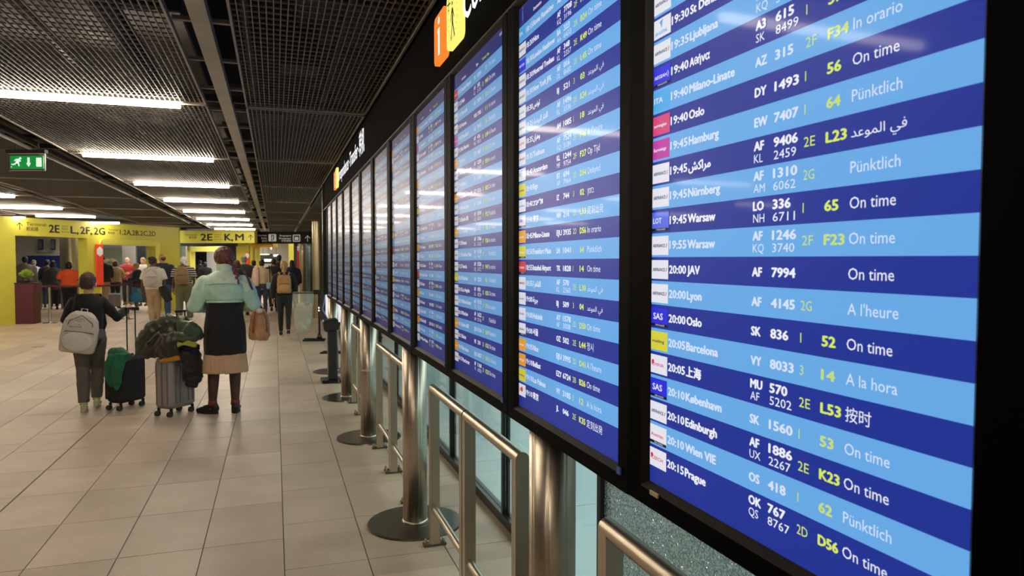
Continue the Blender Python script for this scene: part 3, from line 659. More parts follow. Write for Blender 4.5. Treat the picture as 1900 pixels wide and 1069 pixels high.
ln = ['nearest round steel post on a floor disc, under the second board', 'round steel post on a floor disc between two rail frames, second from the shattered pane',
      'round steel post with a thin white tape band, third from the shattered pane', 'round steel post on a floor disc just before the black pedestal', 'round steel post behind the black pedestal, on the farthest floor disc']
YP = [2.06, 4.24, 6.48, 8.50, 10.60]
for k, y in enumerate(YP):
    t = thing('support_post', ln[k], 'post', (XP if k else .83, y, 0), 0, 'steel posts carrying the board row')
    for me in (po, pd, pc) + ((clamp,) if k == 2 else ()):
        o = bpy.data.objects.new(me.name.split('.')[0], me); COL.objects.link(o); o.parent = t
XR = .84; HR = .915
def rail(ya, yb, label, grp='steel rail frames between the posts'):
    """inverted U: two flat posts, round handrail flush on top, lower knee rail"""
    t = thing('guard_rail', label, 'railing', (XR, ya, 0), 0, grp); L_ = yb - ya
    for y in (0.0, L_):
        pr = [(-.026, .01), (.026, .01)] + [(.026 * math.cos(R(a)), HR - .026 + .026 * math.sin(R(a))) for a in range(0, 181, 15)]
        po_ = MB().poly(pr, y - .024, 0, .048).build('upright', STEEL, t)
        MB().box((0, y, .008), (.13, .048, .016), bev=.003).build('foot_plate', PLATE, po_)
        for sx in (-1, 1): 
            b = MB().cyl((sx * .052, y, .016), (sx * .052, y, .034), .008, n=10); b.ball((sx * .052, y, .034), .0095, n=8); b.build('bolt', STEEL, po_)
    m = MB().cyl((0, -.0235, HR - .026), (0, L_ + .0235, HR - .026), .0262, n=28, caps=False); m.build('handrail', STEEL, t)
    MB().cyl((0, .02, .21), (0, L_ - .02, .21), .019, n=20).build('knee_rail', STEEL, t)
rail(.42, 1.67, 'nearest steel guard rail in front of the shattered glass pane')
rail(2.40, 3.12, 'steel guard rail frame just beyond the nearest post')
rail(3.18, 3.87, 'steel guard rail frame just before the post with the big visible floor disc')
rail(4.62, 5.32, 'steel guard rail frame right behind the second post'); rail(5.38, 6.07, 'steel guard rail frame just before the taped post')
rail(6.84, 7.48, 'steel guard rail frame right behind the taped post'); rail(7.545, 8.14, 'steel guard rail frame before the fourth post')
rail(8.86, 9.55, 'steel guard rail frame beside the black pedestal', )
# ================================================================= YELLOW PORTALS AND WHAT LIES BEHIND THEM
YEL = mat('yellow_paint', (214, 208, 80), .42, var=.04, vscale=2)
YEI = mat('yellow_lit', (228, 222, 106), .4)  # yellow paint lightened, the glow of lit reveals put into its colour
BKI = mat('black_print', (24, 24, 22), .5); BRI = mat('brown_print', (120, 96, 30), .6)
NVY = mat('navy_paint', (16, 18, 34), .5); GRYW = mat('grey_wall', (150, 148, 138), .7, var=.06, vscale=1.5)
# oblique portal wall from A (beyond the picture edge) to B
PA, PB = at(30, 18.3), at(334, 23.9)
DV = (PB - PA).normalized(); DV.z = 0; ANG = math.atan2(DV.y, DV.x)
PW = Matrix.Translation(PA) @ Matrix.Rotation(ANG, 4, 'Z')
def sx_(px):                              # distance along the portal wall under image column px
    k = (px - 950) / FPX; ray = Vector((SY + k * CY, CY - k * SY)); o = PA
    den = ray.x * DV.y - ray.y * DV.x
    return (o.y * ray.x - o.x * ray.y) / (-den) if abs(den) > 1e-9 else 0
ZP1 = 2.31; L2 = sx_(334)
w1 = tag(MB().build('wall_portal', YEL), kind='structure'); bpy.data.objects.remove(w1)
def pbox(s0, s1, z0, z1, th=.34, y=0.0): return ((s0 + s1) / 2, y + th / 2, (z0 + z1) / 2), (s1 - s0, th, z1 - z0)
wp = thing('yellow_portal', 'wide yellow portal wall with two openings and black terminal lettering', 'portal', PA, ANG)
a1, a2, b1, b2 = sx_(30), sx_(163), sx_(187), sx_(289)
MB().box(*pbox(-3.4, a1, 0, ZC)).build('side_pier', YEL, wp)
MB().box(*pbox(a1, L2, ZP1, ZC)).build('header_beam', YEL, wp)
MB().box(*pbox(a2, b1, 0, ZP1)).build('middle_pier', YEL, wp)
MB().box(*pbox(b2, L2, 0, ZP1)).build('end_pier', YEL, wp)
MB().box(*pbox(b1, b2, 2.14, ZP1)).build('lower_lintel', YEL, wp)
# raised rounded rim round the second opening
rm = MB(); o_ = rrect(b1 - .03, b2 + .14, .0, 2.30, .12, 4); i_ = rrect(b1, b2, -.02, 2.14, .04, 4)
ring(rm, o_, i_, -.06, -.03); ring(rm, o_, o_, 0, -.06); ring(rm, i_, i_, -.03, .3); rm.build('opening_rim', YEI, wp)
MB().box(*pbox(-3.4, L2, 0, .07, .36, -.01)).build('plinth', mat('pale_plinth', (196, 190, 160), .5), None) if False else None
lt = MB(); yy = -.004
zb = 2.43
arrow(lt, (sx_(32) + sx_(45)) / 2, 2.56, .20, 0, yy)
def fit(s, p0, p1, z, cap, bold=.055, mi=0):
    lt = MB(); text(lt, s, sx_(p0), z, cap, mi, yy, width=sx_(p1) - sx_(p0), bold=bold); lt.build('lettering', [BKI, BRI], wp)
fit('Terminal', 51, 87, 2.585, .085, .03, 1); fit('航站楼', 51, 73, 2.455, .08, .03, 1)
fit('2E', 93, 112, zb, .205); fit('Gates', 116, 128, 2.60, .045, .02, 1); fit('登机口', 116, 127, 2.52, .045, .02, 1); fit('Portes', 116, 130, 2.44, .045, .02, 1)
fit('L,', 133, 147, zb, .2); fit('2F,', 151, 172, zb, .2); fit('2G', 176, 196, zb, .2)
fit('Terminal', 202, 221, 2.57, .05, .03, 1); fit('航站楼', 202, 214, 2.47, .05, .03, 1)
fit('1,2A,2B,2C,2D', 224, 290, 2.46, .15, .02)
lt.build('arrow', [BKI, BRI], wp)
for px in (168,):
    pass
# red strip sign with white hexagon on the middle pier
RED = mat('red_sign', (232, 72, 40), .45, emit=.15); WHS = mat('white_sign', (240, 236, 232), .5, emit=.1)
def redsign(s0, s1, z0, z1, zh, label, Mx, hexr, n=6):
    t = thing('pharmacy_strip_sign' if False else 'red_strip_sign', label, 'sign', (0, 0, 0))
    m = MB(); m.box(((s0 + s1) / 2, -.05, (z0 + z1) / 2), (s1 - s0, .04, z1 - z0), bev=.006); m.xf(Mx).build('panel', RED, t)
    m = MB(); c = (s0 + s1) / 2
    m.poly([(c + hexr * math.sin(2 * math.pi * i / n) * .95, zh + hexr * math.cos(2 * math.pi * i / n) * 1.15) for i in range(n)], -.078, 0, .006); m.xf(Mx).build('emblem', WHS, t)
redsign(sx_(176), sx_(189), .9, 2.14, 1.93, 'red upright strip sign with a white hexagon between the two openings', PW, .125)
# K, M header
KD = 26.0
def plane(d, pxl):                         # upright plane across the view at depth d, origin under column pxl
    return Matrix.Translation(at(pxl, d)) @ Matrix.Rotation(-YAW, 4, 'Z')
def pw(px0, px1, d): return (px1 - px0) / FPX * d
km = thing('yellow_header', 'yellow overhead header reading 2E K, M with an arrow', 'sign', at(335, KD), -YAW)
W_ = pw(335, 473, KD); k_ = KD / FPX
MB().box((W_ / 2, .15, 2.56), (W_, .3, ZC - 2.33)).build('header_beam', YEL, km)
l2 = MB()
def fk(s, p0, p1, z, cap, bold=.055, mi=0):
    l2 = MB(); text(l2, s, pw(335, p0, KD), z, cap, mi, yy, width=pw(p0, p1, KD), bold=bold); l2.build('lettering', [BKI, BRI], km)
fk('Terminal', 343, 366, 2.60, .06, .03, 1); fk('航站楼', 352, 366, 2.50, .06, .03, 1); fk('2E', 374, 395, 2.42, .24); fk('Gates', 398, 412, 2.62, .045, .02, 1)
fk('登机口', 399, 411, 2.53, .045, .02, 1); fk('Portes', 398, 414, 2.44, .045, .02, 1); fk('K,', 418, 433, 2.42, .24); fk('M', 438, 453, 2.42, .24); arrow(l2, pw(335, 466, KD), 2.53, .22, 0, yy)
l2.build('arrow', [BKI, BRI], km)
# black sign
BD = 27.0
bs = thing('black_header_sign', 'black overhead sign with exit and baggage pictograms and an arrow', 'sign', at(474.5, BD), -YAW)
BLS = mat('sign_black', (8, 8, 9), .6, spec=.2)
W_ = pw(474.5, 579, BD)
MB().box((W_ / 2, .12, (ZC + zpx(452, BD)) / 2), (W_, .24, ZC - zpx(452, BD)), bev=.01).build('panel', BLS, bs)
GRI = mat('grey_print', (206, 206, 200), .5, emit=.12)
l3 = MB(); z_ = lambda py: zpx(py, BD)
def fb(s, p0, p1, py, cap):
    l3 = MB(); text(l3, s, pw(474.5, p0, BD), z_(py), cap, 0, yy, width=pw(p0, p1, BD), bold=.03); l3.build('lettering', [GRI, BLK], bs)
fb('Sorties', 480, 496, 438, .05); fb('Exit', 486, 496, 443.3, .06); fb('出口', 487, 496, 448.5, .06)
fb('Bagages', 520, 541, 438.5, .05); fb('Baggage', 519, 541, 443.5, .055); fb('行李提取', 523, 541, 448.5, .055)
def fr_(p0, p1, q0, q1, mi=0, yv=yy, r=.03): l3.poly(rrect(pw(474.5, p0, BD), pw(474.5, p1, BD), z_(q1), z_(q0), r), yv, mi)
fr_(499, 513.5, 434.5, 448); fr_(504, 509.5, 436, 447, 1, yy * 2, .004); stroke(l3, (pw(474.5, 507, BD), z_(438)), (pw(474.5, 506, BD), z_(443)), .04, 0, yy * 3); stroke(l3, (pw(474.5, 506, BD), z_(443)), (pw(474.5, 508.3, BD), z_(447)), .03, 0, yy * 3)
l3.build('exit_pictogram', [GRI, BLK], bs); l3 = MB()
fr_(544, 558, 435.5, 448.5); fr_(545.6, 556.4, 437, 447, 1, yy * 2, .01); fr_(547.6, 554.4, 440, 445.5, 0, yy * 3, .02)
l3.build('baggage_pictogram', [GRI, BLK], bs); l3 = MB()
arrow(l3, pw(474.5, 571.5, BD), z_(442.5), .24, 0, yy)
l3.build('arrow', [GRI, BLK], bs)
# ---------------------------------------------------------------- rooms behind
def vwall(name, px0, px1, d, z0, z1, m, th=.1, d2=None, kind='structure', label=None, cat=None):
    p, q = at(px0, d), at(px1, d2 or d); v = q - p; v.z = 0; a = math.atan2(v.y, v.x)
    o = MB().box((v.length / 2, th / 2, (z0 + z1) / 2), (v.length, th, z1 - z0)).build(name, m); o.location = (p.x, p.y, 0); o.rotation_euler = (0, 0, a)
    if kind: o['kind'] = kind
    if label: tag(o, label, cat)
    return o
HW = mat('hall_cream', (196, 190, 170), .7, var=.06, vscale=1)
hb = vwall('wall_hall_back', -60, 118, 28, 0, 3.3, HW)
vwall('wall_hall_end', 150, 345, 30, 0, 3.3, mat('hall_grey_green', (120, 132, 112), .7, var=.1, vscale=1))
CB = mat('ceiling_beyond', (96, 92, 84), .8)
cbm = MB(); pts = [at(-120, 19.6), at(345, 25.6), at(620, 26.5), at(700, 60), at(-300, 60)]
cbm.add([(p.x, p.y, 2.96) for p in pts] + [(p.x, p.y, 3.06) for p in pts], [(0, 1, 2, 3, 4)[::-1], (5, 6, 7, 8, 9)] + [(i, (i + 1) % 5, 5 + (i + 1) % 5, 5 + i) for i in range(5)])
tag(cbm.build('ceiling_beyond', CB), kind='structure')
# desk island with navy fascia, windows on the cream wall
t = thing('service_counter', 'dark blue service counter canopy seen through the first portal opening', 'counter', at(50, 27.2), -YAW)
w_ = pw(50, 114, 27.2); MB().box((w_ / 2, .3, 1.60), (w_, .6, .55), bev=.01).build('fascia', mat('navy_fascia', (26, 36, 92), .5, emit=.04), t); MB().box((w_ / 2, .35, .5), (w_, .5, 1.0), bev=.01).build('counter', NVY, t)
for x in (.05, w_ - .05): MB().box((x, .4, 1.17), (.08, .6, .34)).build('upright', NVY, t)
for k, (p0, p1) in enumerate(((73, 82), (97, 105))):
    t = thing('interior_window', ['dark interior window with a lit sill high on the cream wall', 'bluish interior window high on the cream wall, beside the dark one'][k], 'window', at(p0, 27.9), -YAW)
    w_ = pw(p0, p1, 27.9); MB().box((w_ / 2, -.02, zpx(454, 28)), (w_, .05, .42)).build('window_frame', mat('window_dark', (50, 48, 40), .5), t)
    MB().box((w_ / 2 - .01, -.05, zpx(454, 28)), (w_ * .7, .01, .32)).build('pane', mat(['pane_grey', 'pane_blue'][k], [(110, 108, 96), (112, 116, 140)][k], .2), t)
t = MB(); text(t, 'EMBARQUEMENT', 0, 0, .05, width=pw(68, 102, 27.8), bold=.03); o = t.build('wall_lettering', BKI); o.location = (*at(68, 27.85).xy, zpx(470, 27.85)); o.rotation_euler = (0, 0, -YAW)
tag(o, 'line of small dark letters on the cream wall above the counter', 'lettering')
BR = mat('brushed_column', (168, 156, 128), .3, .75, var=.12, vscale=1.2)
def column(px, pw_, d, z1, label, m=BR, z0=0):
    t = MB(); r = pw(0, pw_ / 2, d); t.cyl((0, 0, z0), (0, 0, z1), r, n=36); o = t.build('round_column', m); o.location = (*at(px, d).xy, 0); return tag(o, label, 'column')
column(133, 36, 24.6, 2.95, 'thick brushed metal column behind the first portal opening')
column(240, 22, 27, 2.95, 'grey round column behind the second portal opening', mat('grey_column', (128, 124, 118), .5))
vwall('wall_hall_black', 255, 270, 28.2, 0, 2.95, NVY)
vwall('wall_hall_soffit', 188, 232, 28.5, 2.2, 2.95, mat('dark_soffit', (66, 64, 64), .7))
# K,M passage
vwall('wall_passage_black', 414, 439, 27.2, 0, 2.95, NVY); vwall('wall_passage_lintel', 336, 440, 27.0, 2.24, 2.95, NVY)
ip = thing('inner_portal', 'inner yellow portal frame leading to the bright passage', 'portal', at(345, 31), -YAW)
w_ = pw(345, 416, 31); z1 = zpx(457.5, 31)
MB().box((.11, .2, z1 / 2), (.22, .5, z1)).build('side_pier', YEI, ip); MB().box((w_ / 2, .2, z1 - .11), (w_, .5, .22)).build('header_beam', YEI, ip)
vwall('wall_passage_grey', 334, 346, 30, 0, 2.95, GRYW)
PWH = mat('passage_white', (214, 212, 206), .5); PGR = mat('passage_grey', (128, 126, 124), .6)
vwall('wall_passage_side', 357, 362, 33, 0, 2.95, PGR, d2=58); vwall('wall_passage_far', 355, 460, 58, 0, 3.0, PWH); vwall('wall_passage_pale', 384, 470, 40, 0, 2.95, PWH)
for p in (362, 371, 378): column(p, 4, 44, 2.95, f'slim pale post in the bright passage, {["first", "second", "third"][(362,371,378).index(p)]} from the yellow frame', PGR)
yw = vwall('wall_yellow', 439, 463, 27.2, 0, 2.95, YEL)
Mx = plane(27.14, 457); redsign(0, pw(457, 464, 27.1), 1.2, zpx(468, 27.1), zpx(474, 27), 'small red strip sign with a white disc beside the woman in mint', Mx, .085, 12)
yf = thing('yellow_doorway', 'yellow doorway frame under the black exit sign', 'portal', at(462, 27.6), -YAW)
MB().box((pw(462, 470, 27.6) / 2, .2, 1.15), (pw(462, 470, 27.6), .5, 2.3)).build('side_pier', YEI, yf)
MB().box((pw(462, 510, 27.6) / 2, .1, zpx(455.2, 27.6)), (pw(462, 510, 27.6), .6, .15)).build('header_beam', mat('amber_paint', (232, 184, 50), .45), yf)
MB().box((pw(462, 475.5, 27.6), .25, 1.15), (.12, .1, 2.2)).build('inner_pier', YEI, yf)
# gallery on the far right
vwall('wall_gallery_end', 478, 560, 36, 0, 2.95, mat('gallery_wall', (176, 168, 146), .7, var=.06, vscale=1))
vwall('wall_gallery_dark', 480, 517, 31.5, 1.55, 2.0, mat('shop_soffit', (52, 56, 46), .7))
for k, (p0, p1, py, d) in enumerate(((475, 500, 472, 31), (508, 517, 474, 31), (491, 505, 483, 30.6), (503, 505, 460, 30))):
    t = thing('shop_light', ['long glowing shop light under the gallery ceiling', 'short bright shop light panel', 'white glowing shop sign low under the dark soffit', 'small upright lamp hanging in the gallery'][k], 'light', at(p0, d, zpx(py, d)), -YAW)
    MB().box((pw(p0, p1, d) / 2, 0, 0), (pw(p0, p1, d), .05, [.04, .09, .1, .12][k])).build('diffuser', glow('shop_glow', (1, .95, .88), 3.2), t)
    MB().cyl((pw(p0, p1, d) / 2, .05, 0), (pw(p0, p1, d) / 2, .05, 2.96 - zpx(py, d)), .008, n=6).build('hanger', BLK, t)
    MB().box((pw(p0, p1, d) / 2, .05, 0), (pw(p0, p1, d) + .04, .04, [.06, .11, .12, .14][k])).build('housing', BLK, t)
vwall('wall_gallery_yellow', 536, 545, 30, 0, 2.95, YEL)
vwall('wall_gallery_navy', 545.5, 551.5, 27.6, 0, 2.75, mat('navy_post', (24, 26, 54), .5))
t = thing('red_banner', 'tall red banner with a white tab on the navy post near the far columns', 'banner', at(551, 27.56), -YAW)
MB().box((.045, 0, (zpx(467, 27.5) + zpx(519, 27.5)) / 2), (.1, .03, zpx(467, 27.5) - zpx(519, 27.5)), bev=.004).build('cloth', mat('banner_red', (196, 44, 30), .6), t)
MB().box((.05, 0, zpx(461, 27.5)), (.05, .03, .18)).build('tab', WHS, t)
column(562.5, 14, 28.4, 2.79, 'brushed metal column under the end of the black exit sign')
vwall('wall_gallery_glass', 570, 576, 28.2, 0, 2.79, mat('teal_glass', (92, 116, 120), .2, .2))
vwall('wall_gallery_slot', 576, 581, 27.4, 0, 2.79, BLK)
column(591, 22, 20.4, 2.79, 'big brushed metal column just past the end of the board row')
column(470, 1, 59, 2.9, 'thin pole at the end of the passage', PGR) if False else None
vwall('wall_gallery_right', 590, 700, 28.6, 0, 3.0, GRYW)
vwall('wall_hall_far_left', -330, -60, 16.0, 0, ZC, YEL, d2=17.0) if False else None
# ---------------------------------------------------------------- exit sign hanging from the ceiling
ex = thing('exit_sign', 'green hanging exit sign with running man, arrow and door', 'sign', at(25, 7.0), -YAW - R(1.5))
w_ = pw(25, 87, 7.0); z0, z1 = zpx(314.5, 7), zpx(290.5, 7)
GL_ = mat('acrylic', (230, 240, 235), .1, alpha=.25); EXG = mat('exit_green', (24, 150, 66), .4, emit=.55)
MB().box((w_ / 2, 0, (z0 + z1) / 2), (w_, .012, z1 - z0)).build('panel', EXG, ex)
g = MB()
for c, d in (((w_ / 2, 0, z1 + .022), (w_ + .035, .014, .006)), ((w_ / 2, 0, z0 - .016), (w_ + .03, .012, .004)), ((w_ + .015, 0, (z0 + z1) / 2), (.006, .014, z1 - z0 + .04))): g.box(c, d)
g.build('edge_trim', mat('edge_trim', (196, 186, 176), .3, emit=.1), ex)
MB().box((w_ / 2, 0, z1 + .04), (w_ + .06, .05, .035)).build('lamp_housing', DARK, ex)
for x in (.05, w_ - .05): MB().cyl((x, 0, z1 + .055), (x, 0, ZC), .005, n=8).build('hanger', DARK, ex)
WX = mat('exit_white', (226, 250, 236), .5, emit=.75)
p = MB(); h = z1 - z0; X = lambda u: w_ * u; Z = lambda v: z0 + h * v; y = -.0075
p.poly(disc2(X(.31), Z(.80), .0125, 14), y)
for a, b_, q in (((.28, .70), (.20, .50), .030), ((.20, .73), (.29, .70), .012), ((.13, .60), (.19, .74), .011), ((.28, .66), (.33, .56), .010), ((.20, .50), (.13, .34), .014), ((.13, .34), (.04, .34), .012), ((.21, .50), (.265, .38), .014), ((.265, .38), (.265, .2), .012)): stroke(p, (X(a[0]), Z(a[1])), (X(b_[0]), Z(b_[1])), q, 0, y)
p.poly(disc2(X(.04), Z(.15), .006, 8), y); p.build('running_man', WX, ex); p = MB()
arrow(p, X(.56), Z(.5), h * .74, 0, y, block=True); p.build('arrow', WX, ex); p = MB(); p.quad(X(.79), X(.955), Z(.16), Z(.84), y)
p.build('door_symbol', WX, ex)
# ---------------------------------------------------------------- belt barrier
CHR = mat('polished_steel', (190, 186, 178), .2, .95); BELT = mat('belt_maroon', (86, 22, 44), .7); BELT2 = mat('belt_purple', (70, 48, 92), .7)
def stanchion(p, label):
    t = thing('barrier_post', label, 'barrier post', p, 0, 'belt barrier posts')
    MB().cyl((0, 0, 0), (0, 0, .012), .17, .165, n=32).tube([(0, 0, .012), (0, 0, .03), (0, 0, .05)], [.06, .045, .036], n=20).build('base', CHR, t)
    MB().cyl((0, 0, .05), (0, 0, .98), .033, n=20).build('pole', CHR, t)
    MB().cyl((0, 0, .95), (0, 0, 1.02), .04, n=20).build('belt_head', DARK, t)
    return p
s1 = stanchion(gp(91, 600), 'steel barrier post next to the maroon pedestal'); s2 = stanchion(gp(236, 592), 'steel barrier post between the child and the woman with the pale rucksack')
s3 = stanchion(gp(76, 574), 'steel barrier post behind the maroon pedestal'); s4 = stanchion(gp(104, 568), 'far steel barrier post left of the person in orange'); s5 = stanchion(gp(-60, 604), 'steel barrier post outside the frame, end of the maroon belt')
def belt(a, b, m, label, sag=.03):
    q = MB(); n = 8; a, b = Vector(a), Vector(b); dn = (b - a); dn.z = 0; nn = Vector((-dn.y, dn.x, 0)).normalized() * .002
    vs = []
    for i in range(n + 1):
        c = a.lerp(b, i / n); z = .985 - sag * 4 * (i / n) * (1 - i / n)
        for s in (-1, 1):
            for zz in (-.025, .025): vs.append((c.x + s * nn.x, c.y + s * nn.y, z + zz))
    fs = []
    for i in range(n):
        k = i * 4; j = k + 4
        fs += [(k, j, j + 1, k + 1), (k + 2, k + 3, j + 3, j + 2), (k + 1, j + 1, j + 3, k + 3), (k, k + 2, j + 2, j)]
    q.add(vs, fs); tag(q.build('barrier_belt', m), label, 'barrier belt')
belt(s1, s2, BELT, 'maroon belt stretched behind the child'); belt(s5, s1, BELT, 'maroon belt running from the pedestal out past the yellow wall')
belt(s2, gp(330, 583), BELT, 'maroon belt running behind the woman with the pale rucksack'); belt(s3, s4, BELT2, 'short purple belt behind the pedestal'); belt(s3, gp(40, 580), BELT2, 'purple belt at the first portal opening')
t = thing('pedestal', 'maroon square pedestal standing in the first portal opening', 'pedestal', at(48.5, 18.5), -YAW + R(14))
MB().box((0, 0, .53), (.50, .42, 1.06), bev=.012).build('body', mat('maroon_panel', (78, 22, 40), .45), t)
MB().box((0, 0, 1.065), (.53, .45, .03), bev=.006).build('top', mat('maroon_dark', (52, 18, 30), .4), t)
t = thing('planter', 'small lime green plant tuft standing on the maroon pedestal', 'plant', at(48.5, 18.5, 1.08))
MB().tube([(0, 0, 0), (0, 0, .1)], [.08, .1], n=16).build('pot', DARK, t)
m = MB(); rr_ = random.Random(4)
for i in range(70):
    a, e = rr_.uniform(0, 6.28), rr_.uniform(-.1, 1.5); d_ = Vector((math.cos(a) * math.cos(e), math.sin(a) * math.cos(e), math.sin(e))); c = Vector((0, 0, .17)) + d_ * .13
    u = d_.orthogonal().normalized() * .035; m.add([Vector((0, 0, .12)) + d_ * .03, c + u, c + d_ * .06, c - u], [(0, 1, 2, 3)])
m.build('leaves', mat('lime_leaves', (150, 176, 60), .6), t, kind='stuff')
# ---------------------------------------------------------------- things near the far end of the boards
t = thing('black_pedestal', 'black pedestal with a wide head beside the fourth guard rail', 'pedestal', (.70, 9.72, 0))
MB().box((0, 0, .02), (.26, .34, .04), bev=.01).build('base', BLK, t); MB().box((.02, 0, .37), (.12, .22, .68), bev=.02).build('column', mat('anthracite', (46, 44, 44), .4), t)
MB().box((0, 0, .77), (.20, .30, .15), M=Matrix.Rotation(R(-8), 4, 'Y'), bev=.02).build('head', MATS['anthracite'], t)
# tilted information kiosk
kd = 12.3; t = thing('information_kiosk', 'black kinked kiosk with a glowing white touch screen behind the last posts', 'kiosk', at(589, kd), -YAW)
prof = [(606, 500), (599, 532), (594.5, 560), (588.5, 573), (591, 584), (606, 616), (608, 622), (612, 600), (598, 574), (602, 556), (608, 505)]
P_ = [(pw(589, x, kd), zpx(y, kd)) for x, y in prof]
MB().poly(P_, -.03, 0, .06).build('side_panel', mat('kiosk_grey', (70, 68, 72), .35, .3), t)
kw = pw(597, 627, kd)
MB().box((pw(589, 597, kd) + kw / 2 + .02, .16, zpx(556, kd)), (kw, .06, .95), bev=.01).build('screen_housing', BLK, t)
MB().box((pw(589, 597, kd) + kw / 2 + .02, .12, zpx(566, kd)), (kw - .02, .01, .62)).build('screen', glow('kiosk_white', (.86, .88, 1.0), .95), t)
for pz, rr_ in ((571, .012), (576, .012)): MB().ball((pw(589, 592, kd), -.035, zpx(pz, kd)), rr_).build('indicator_lamp', glow('led', (1, 1, 1), 3), t)
MB().box((.22, .16, .25), (.08, .08, .5)).build('pole', BLK, t); MB().box((.22, .16, .01), (.4, .3, .02), bev=.005).build('base', BLK, t)
# clear waste bag on a stand
bd = 14.4; t = thing('waste_bag_stand', 'clear plastic waste bag hanging on a black stand near the far columns', 'waste bin', at(589, bd), -YAW)
MB().cyl((.03, 0, .02), (.03, 0, zpx(538, bd)), .022, n=14).build('pole', BLK, t)
MB().box((-.02, 0, zpx(542, bd)), (.14, .08, .09), bev=.01).build('clamp', BLK, t)
for yy_, x0_, x1_ in ((-.12, -.28, .17), (.12, -.32, .12)): MB().box(((x0_ + x1_) / 2, yy_, .02), (x1_ - x0_, .035, .035), bev=.005).build('foot', BLK, t)
MB().box((.03, 0, .03), (.05, .3, .03)).build('foot_bar', BLK, t); MB().tube([(.03, 0, .03), (.03, 0, .16)], [.07, .024], n=10).build('socket', BLK, t)
rg = MB(); hz = zpx(543.5, bd); 
pts = [(-.29 + .215 * math.cos(a), .16 * math.sin(a), hz) for a in [2 * math.pi * i / 24 for i in range(25)]]
rg.tube(pts, [.011] * 25, ref=(0, 0, 1), n=8, cap=False).build('ring', DARK, t)
bag = MB(); sec = []
for j in range(13):
    f = j / 12; z = hz + .02 - f * .82; wr = 1 + .06 * math.sin(f * 9); sq = 1 - .18 * f - .45 * max(0, f - .55)
    for i in range(28):
        a = 2 * math.pi * i / 28; q = 1 + .07 * noise.noise(Vector((math.cos(a) * 3, math.sin(a) * 3, f * 5)))
        bag.v.append((-.29 - .03 * f + .215 * wr * sq * q * math.cos(a), .16 * sq * q * math.sin(a), z))
bag.f += [(j * 28 + i, j * 28 + (i + 1) % 28, (j + 1) * 28 + (i + 1) % 28, (j + 1) * 28 + i) for j in range(12) for i in range(28)] + [tuple(range(12 * 28, 13 * 28))]
bag.m = [0] * len(bag.f); bag.sm = [True] * len(bag.f)
bag.build('bag', mat('clear_plastic', (212, 220, 204), .25, alpha=.34, bump=.4, bscale=12), t)
lit = MB(); 
for (x, y_, z, c) in ((-.22, 0, hz - .22, 0), (-.36, .02, hz - .66, 1), (-.28, -.03, hz - .72, 1), (-.2, .03, hz - .60, 1)): lit.ball((x, y_, z), (.06, .05, .04 if c == 0 else .07), c, n=10)
lit.build('litter_inside', [mat('pink_wrap', (214, 130, 118), .6), mat('pale_wrap', (204, 204, 182), .6)], t, kind='stuff')
# scrap on the floor
o = MB().poly([(-.04, -.012), (-.01, -.02), (.03, -.012), (.04, .01), (0, .018), (-.03, .012)]).xf(Matrix.Translation(gp(268, 745) + Vector((0, 0, .004))) @ Matrix.Rotation(R(-80), 4, 'X')).build('paper_scrap', mat('paper', (226, 214, 186), .7)); tag(o, 'crumpled paper scrap on the floor between the two suitcases', 'litter')
# ================================================================= PEOPLE
SKIN = {'l': mat('skin_light', (206, 156, 128), .5, var=.06, vscale=10), 'm': mat('skin_medium', (168, 116, 86), .5, var=.06, vscale=10), 'd': mat('skin_dark', (92, 60, 44), .5, var=.06, vscale=10)}
EYEW, EYED, LIP = mat('eye_white', (226, 222, 214), .3), mat('eye_dark', (30, 22, 18), .2), mat('lip', (150, 84, 76), .5)
def remeshed(mb, vox, smooth=4, name='m'):
    me = bpy.data.meshes.new(name); me.from_pydata(mb.v, [], mb.f); me.update()
    o = bpy.data.objects.new(name, me); COL.objects.link(o)
    r = o.modifiers.new('r', 'REMESH'); r.mode = 'VOXEL'; r.voxel_size = vox; r.use_smooth_shade = True
    if smooth: s = o.modifiers.new('s', 'SMOOTH'); s.factor = .5; s.iterations = smooth
    dg = bpy.context.evaluated_depsgraph_get(); out = bpy.data.meshes.new_from_object(o.evaluated_get(dg)); out.name = name
    bpy.data.objects.remove(o); bpy.data.meshes.remove(me)
    return out
def folds(me, amp, sc=(9, 9, 4), seed=0, strand=False):
    off = Vector((seed * 7.3, seed * 3.1, 0)); sc = Vector(sc)
    nn = [v.normal.copy() for v in me.vertices]
    for v, n in zip(me.vertices, nn):
        p = Vector((v.co.x * sc.x, v.co.y * sc.y, v.co.z * sc.z)) + off
        h = noise.noise(p)
        if not strand: h = (1 - abs(h) * 2) * .8 + .5 * noise.noise(p * 2.3)
        v.co += n * (h * amp)
    me.update()
def obj_of(me, name, m, parent, **k):
    me.materials.clear(); 
    for q in (m if isinstance(m, (list, tuple)) else [m]): me.materials.append(q)
    o = bpy.data.objects.new(name, me); COL.objects.link(o); o.parent = parent
    for a, b in k.items(): o[a] = b
    return o
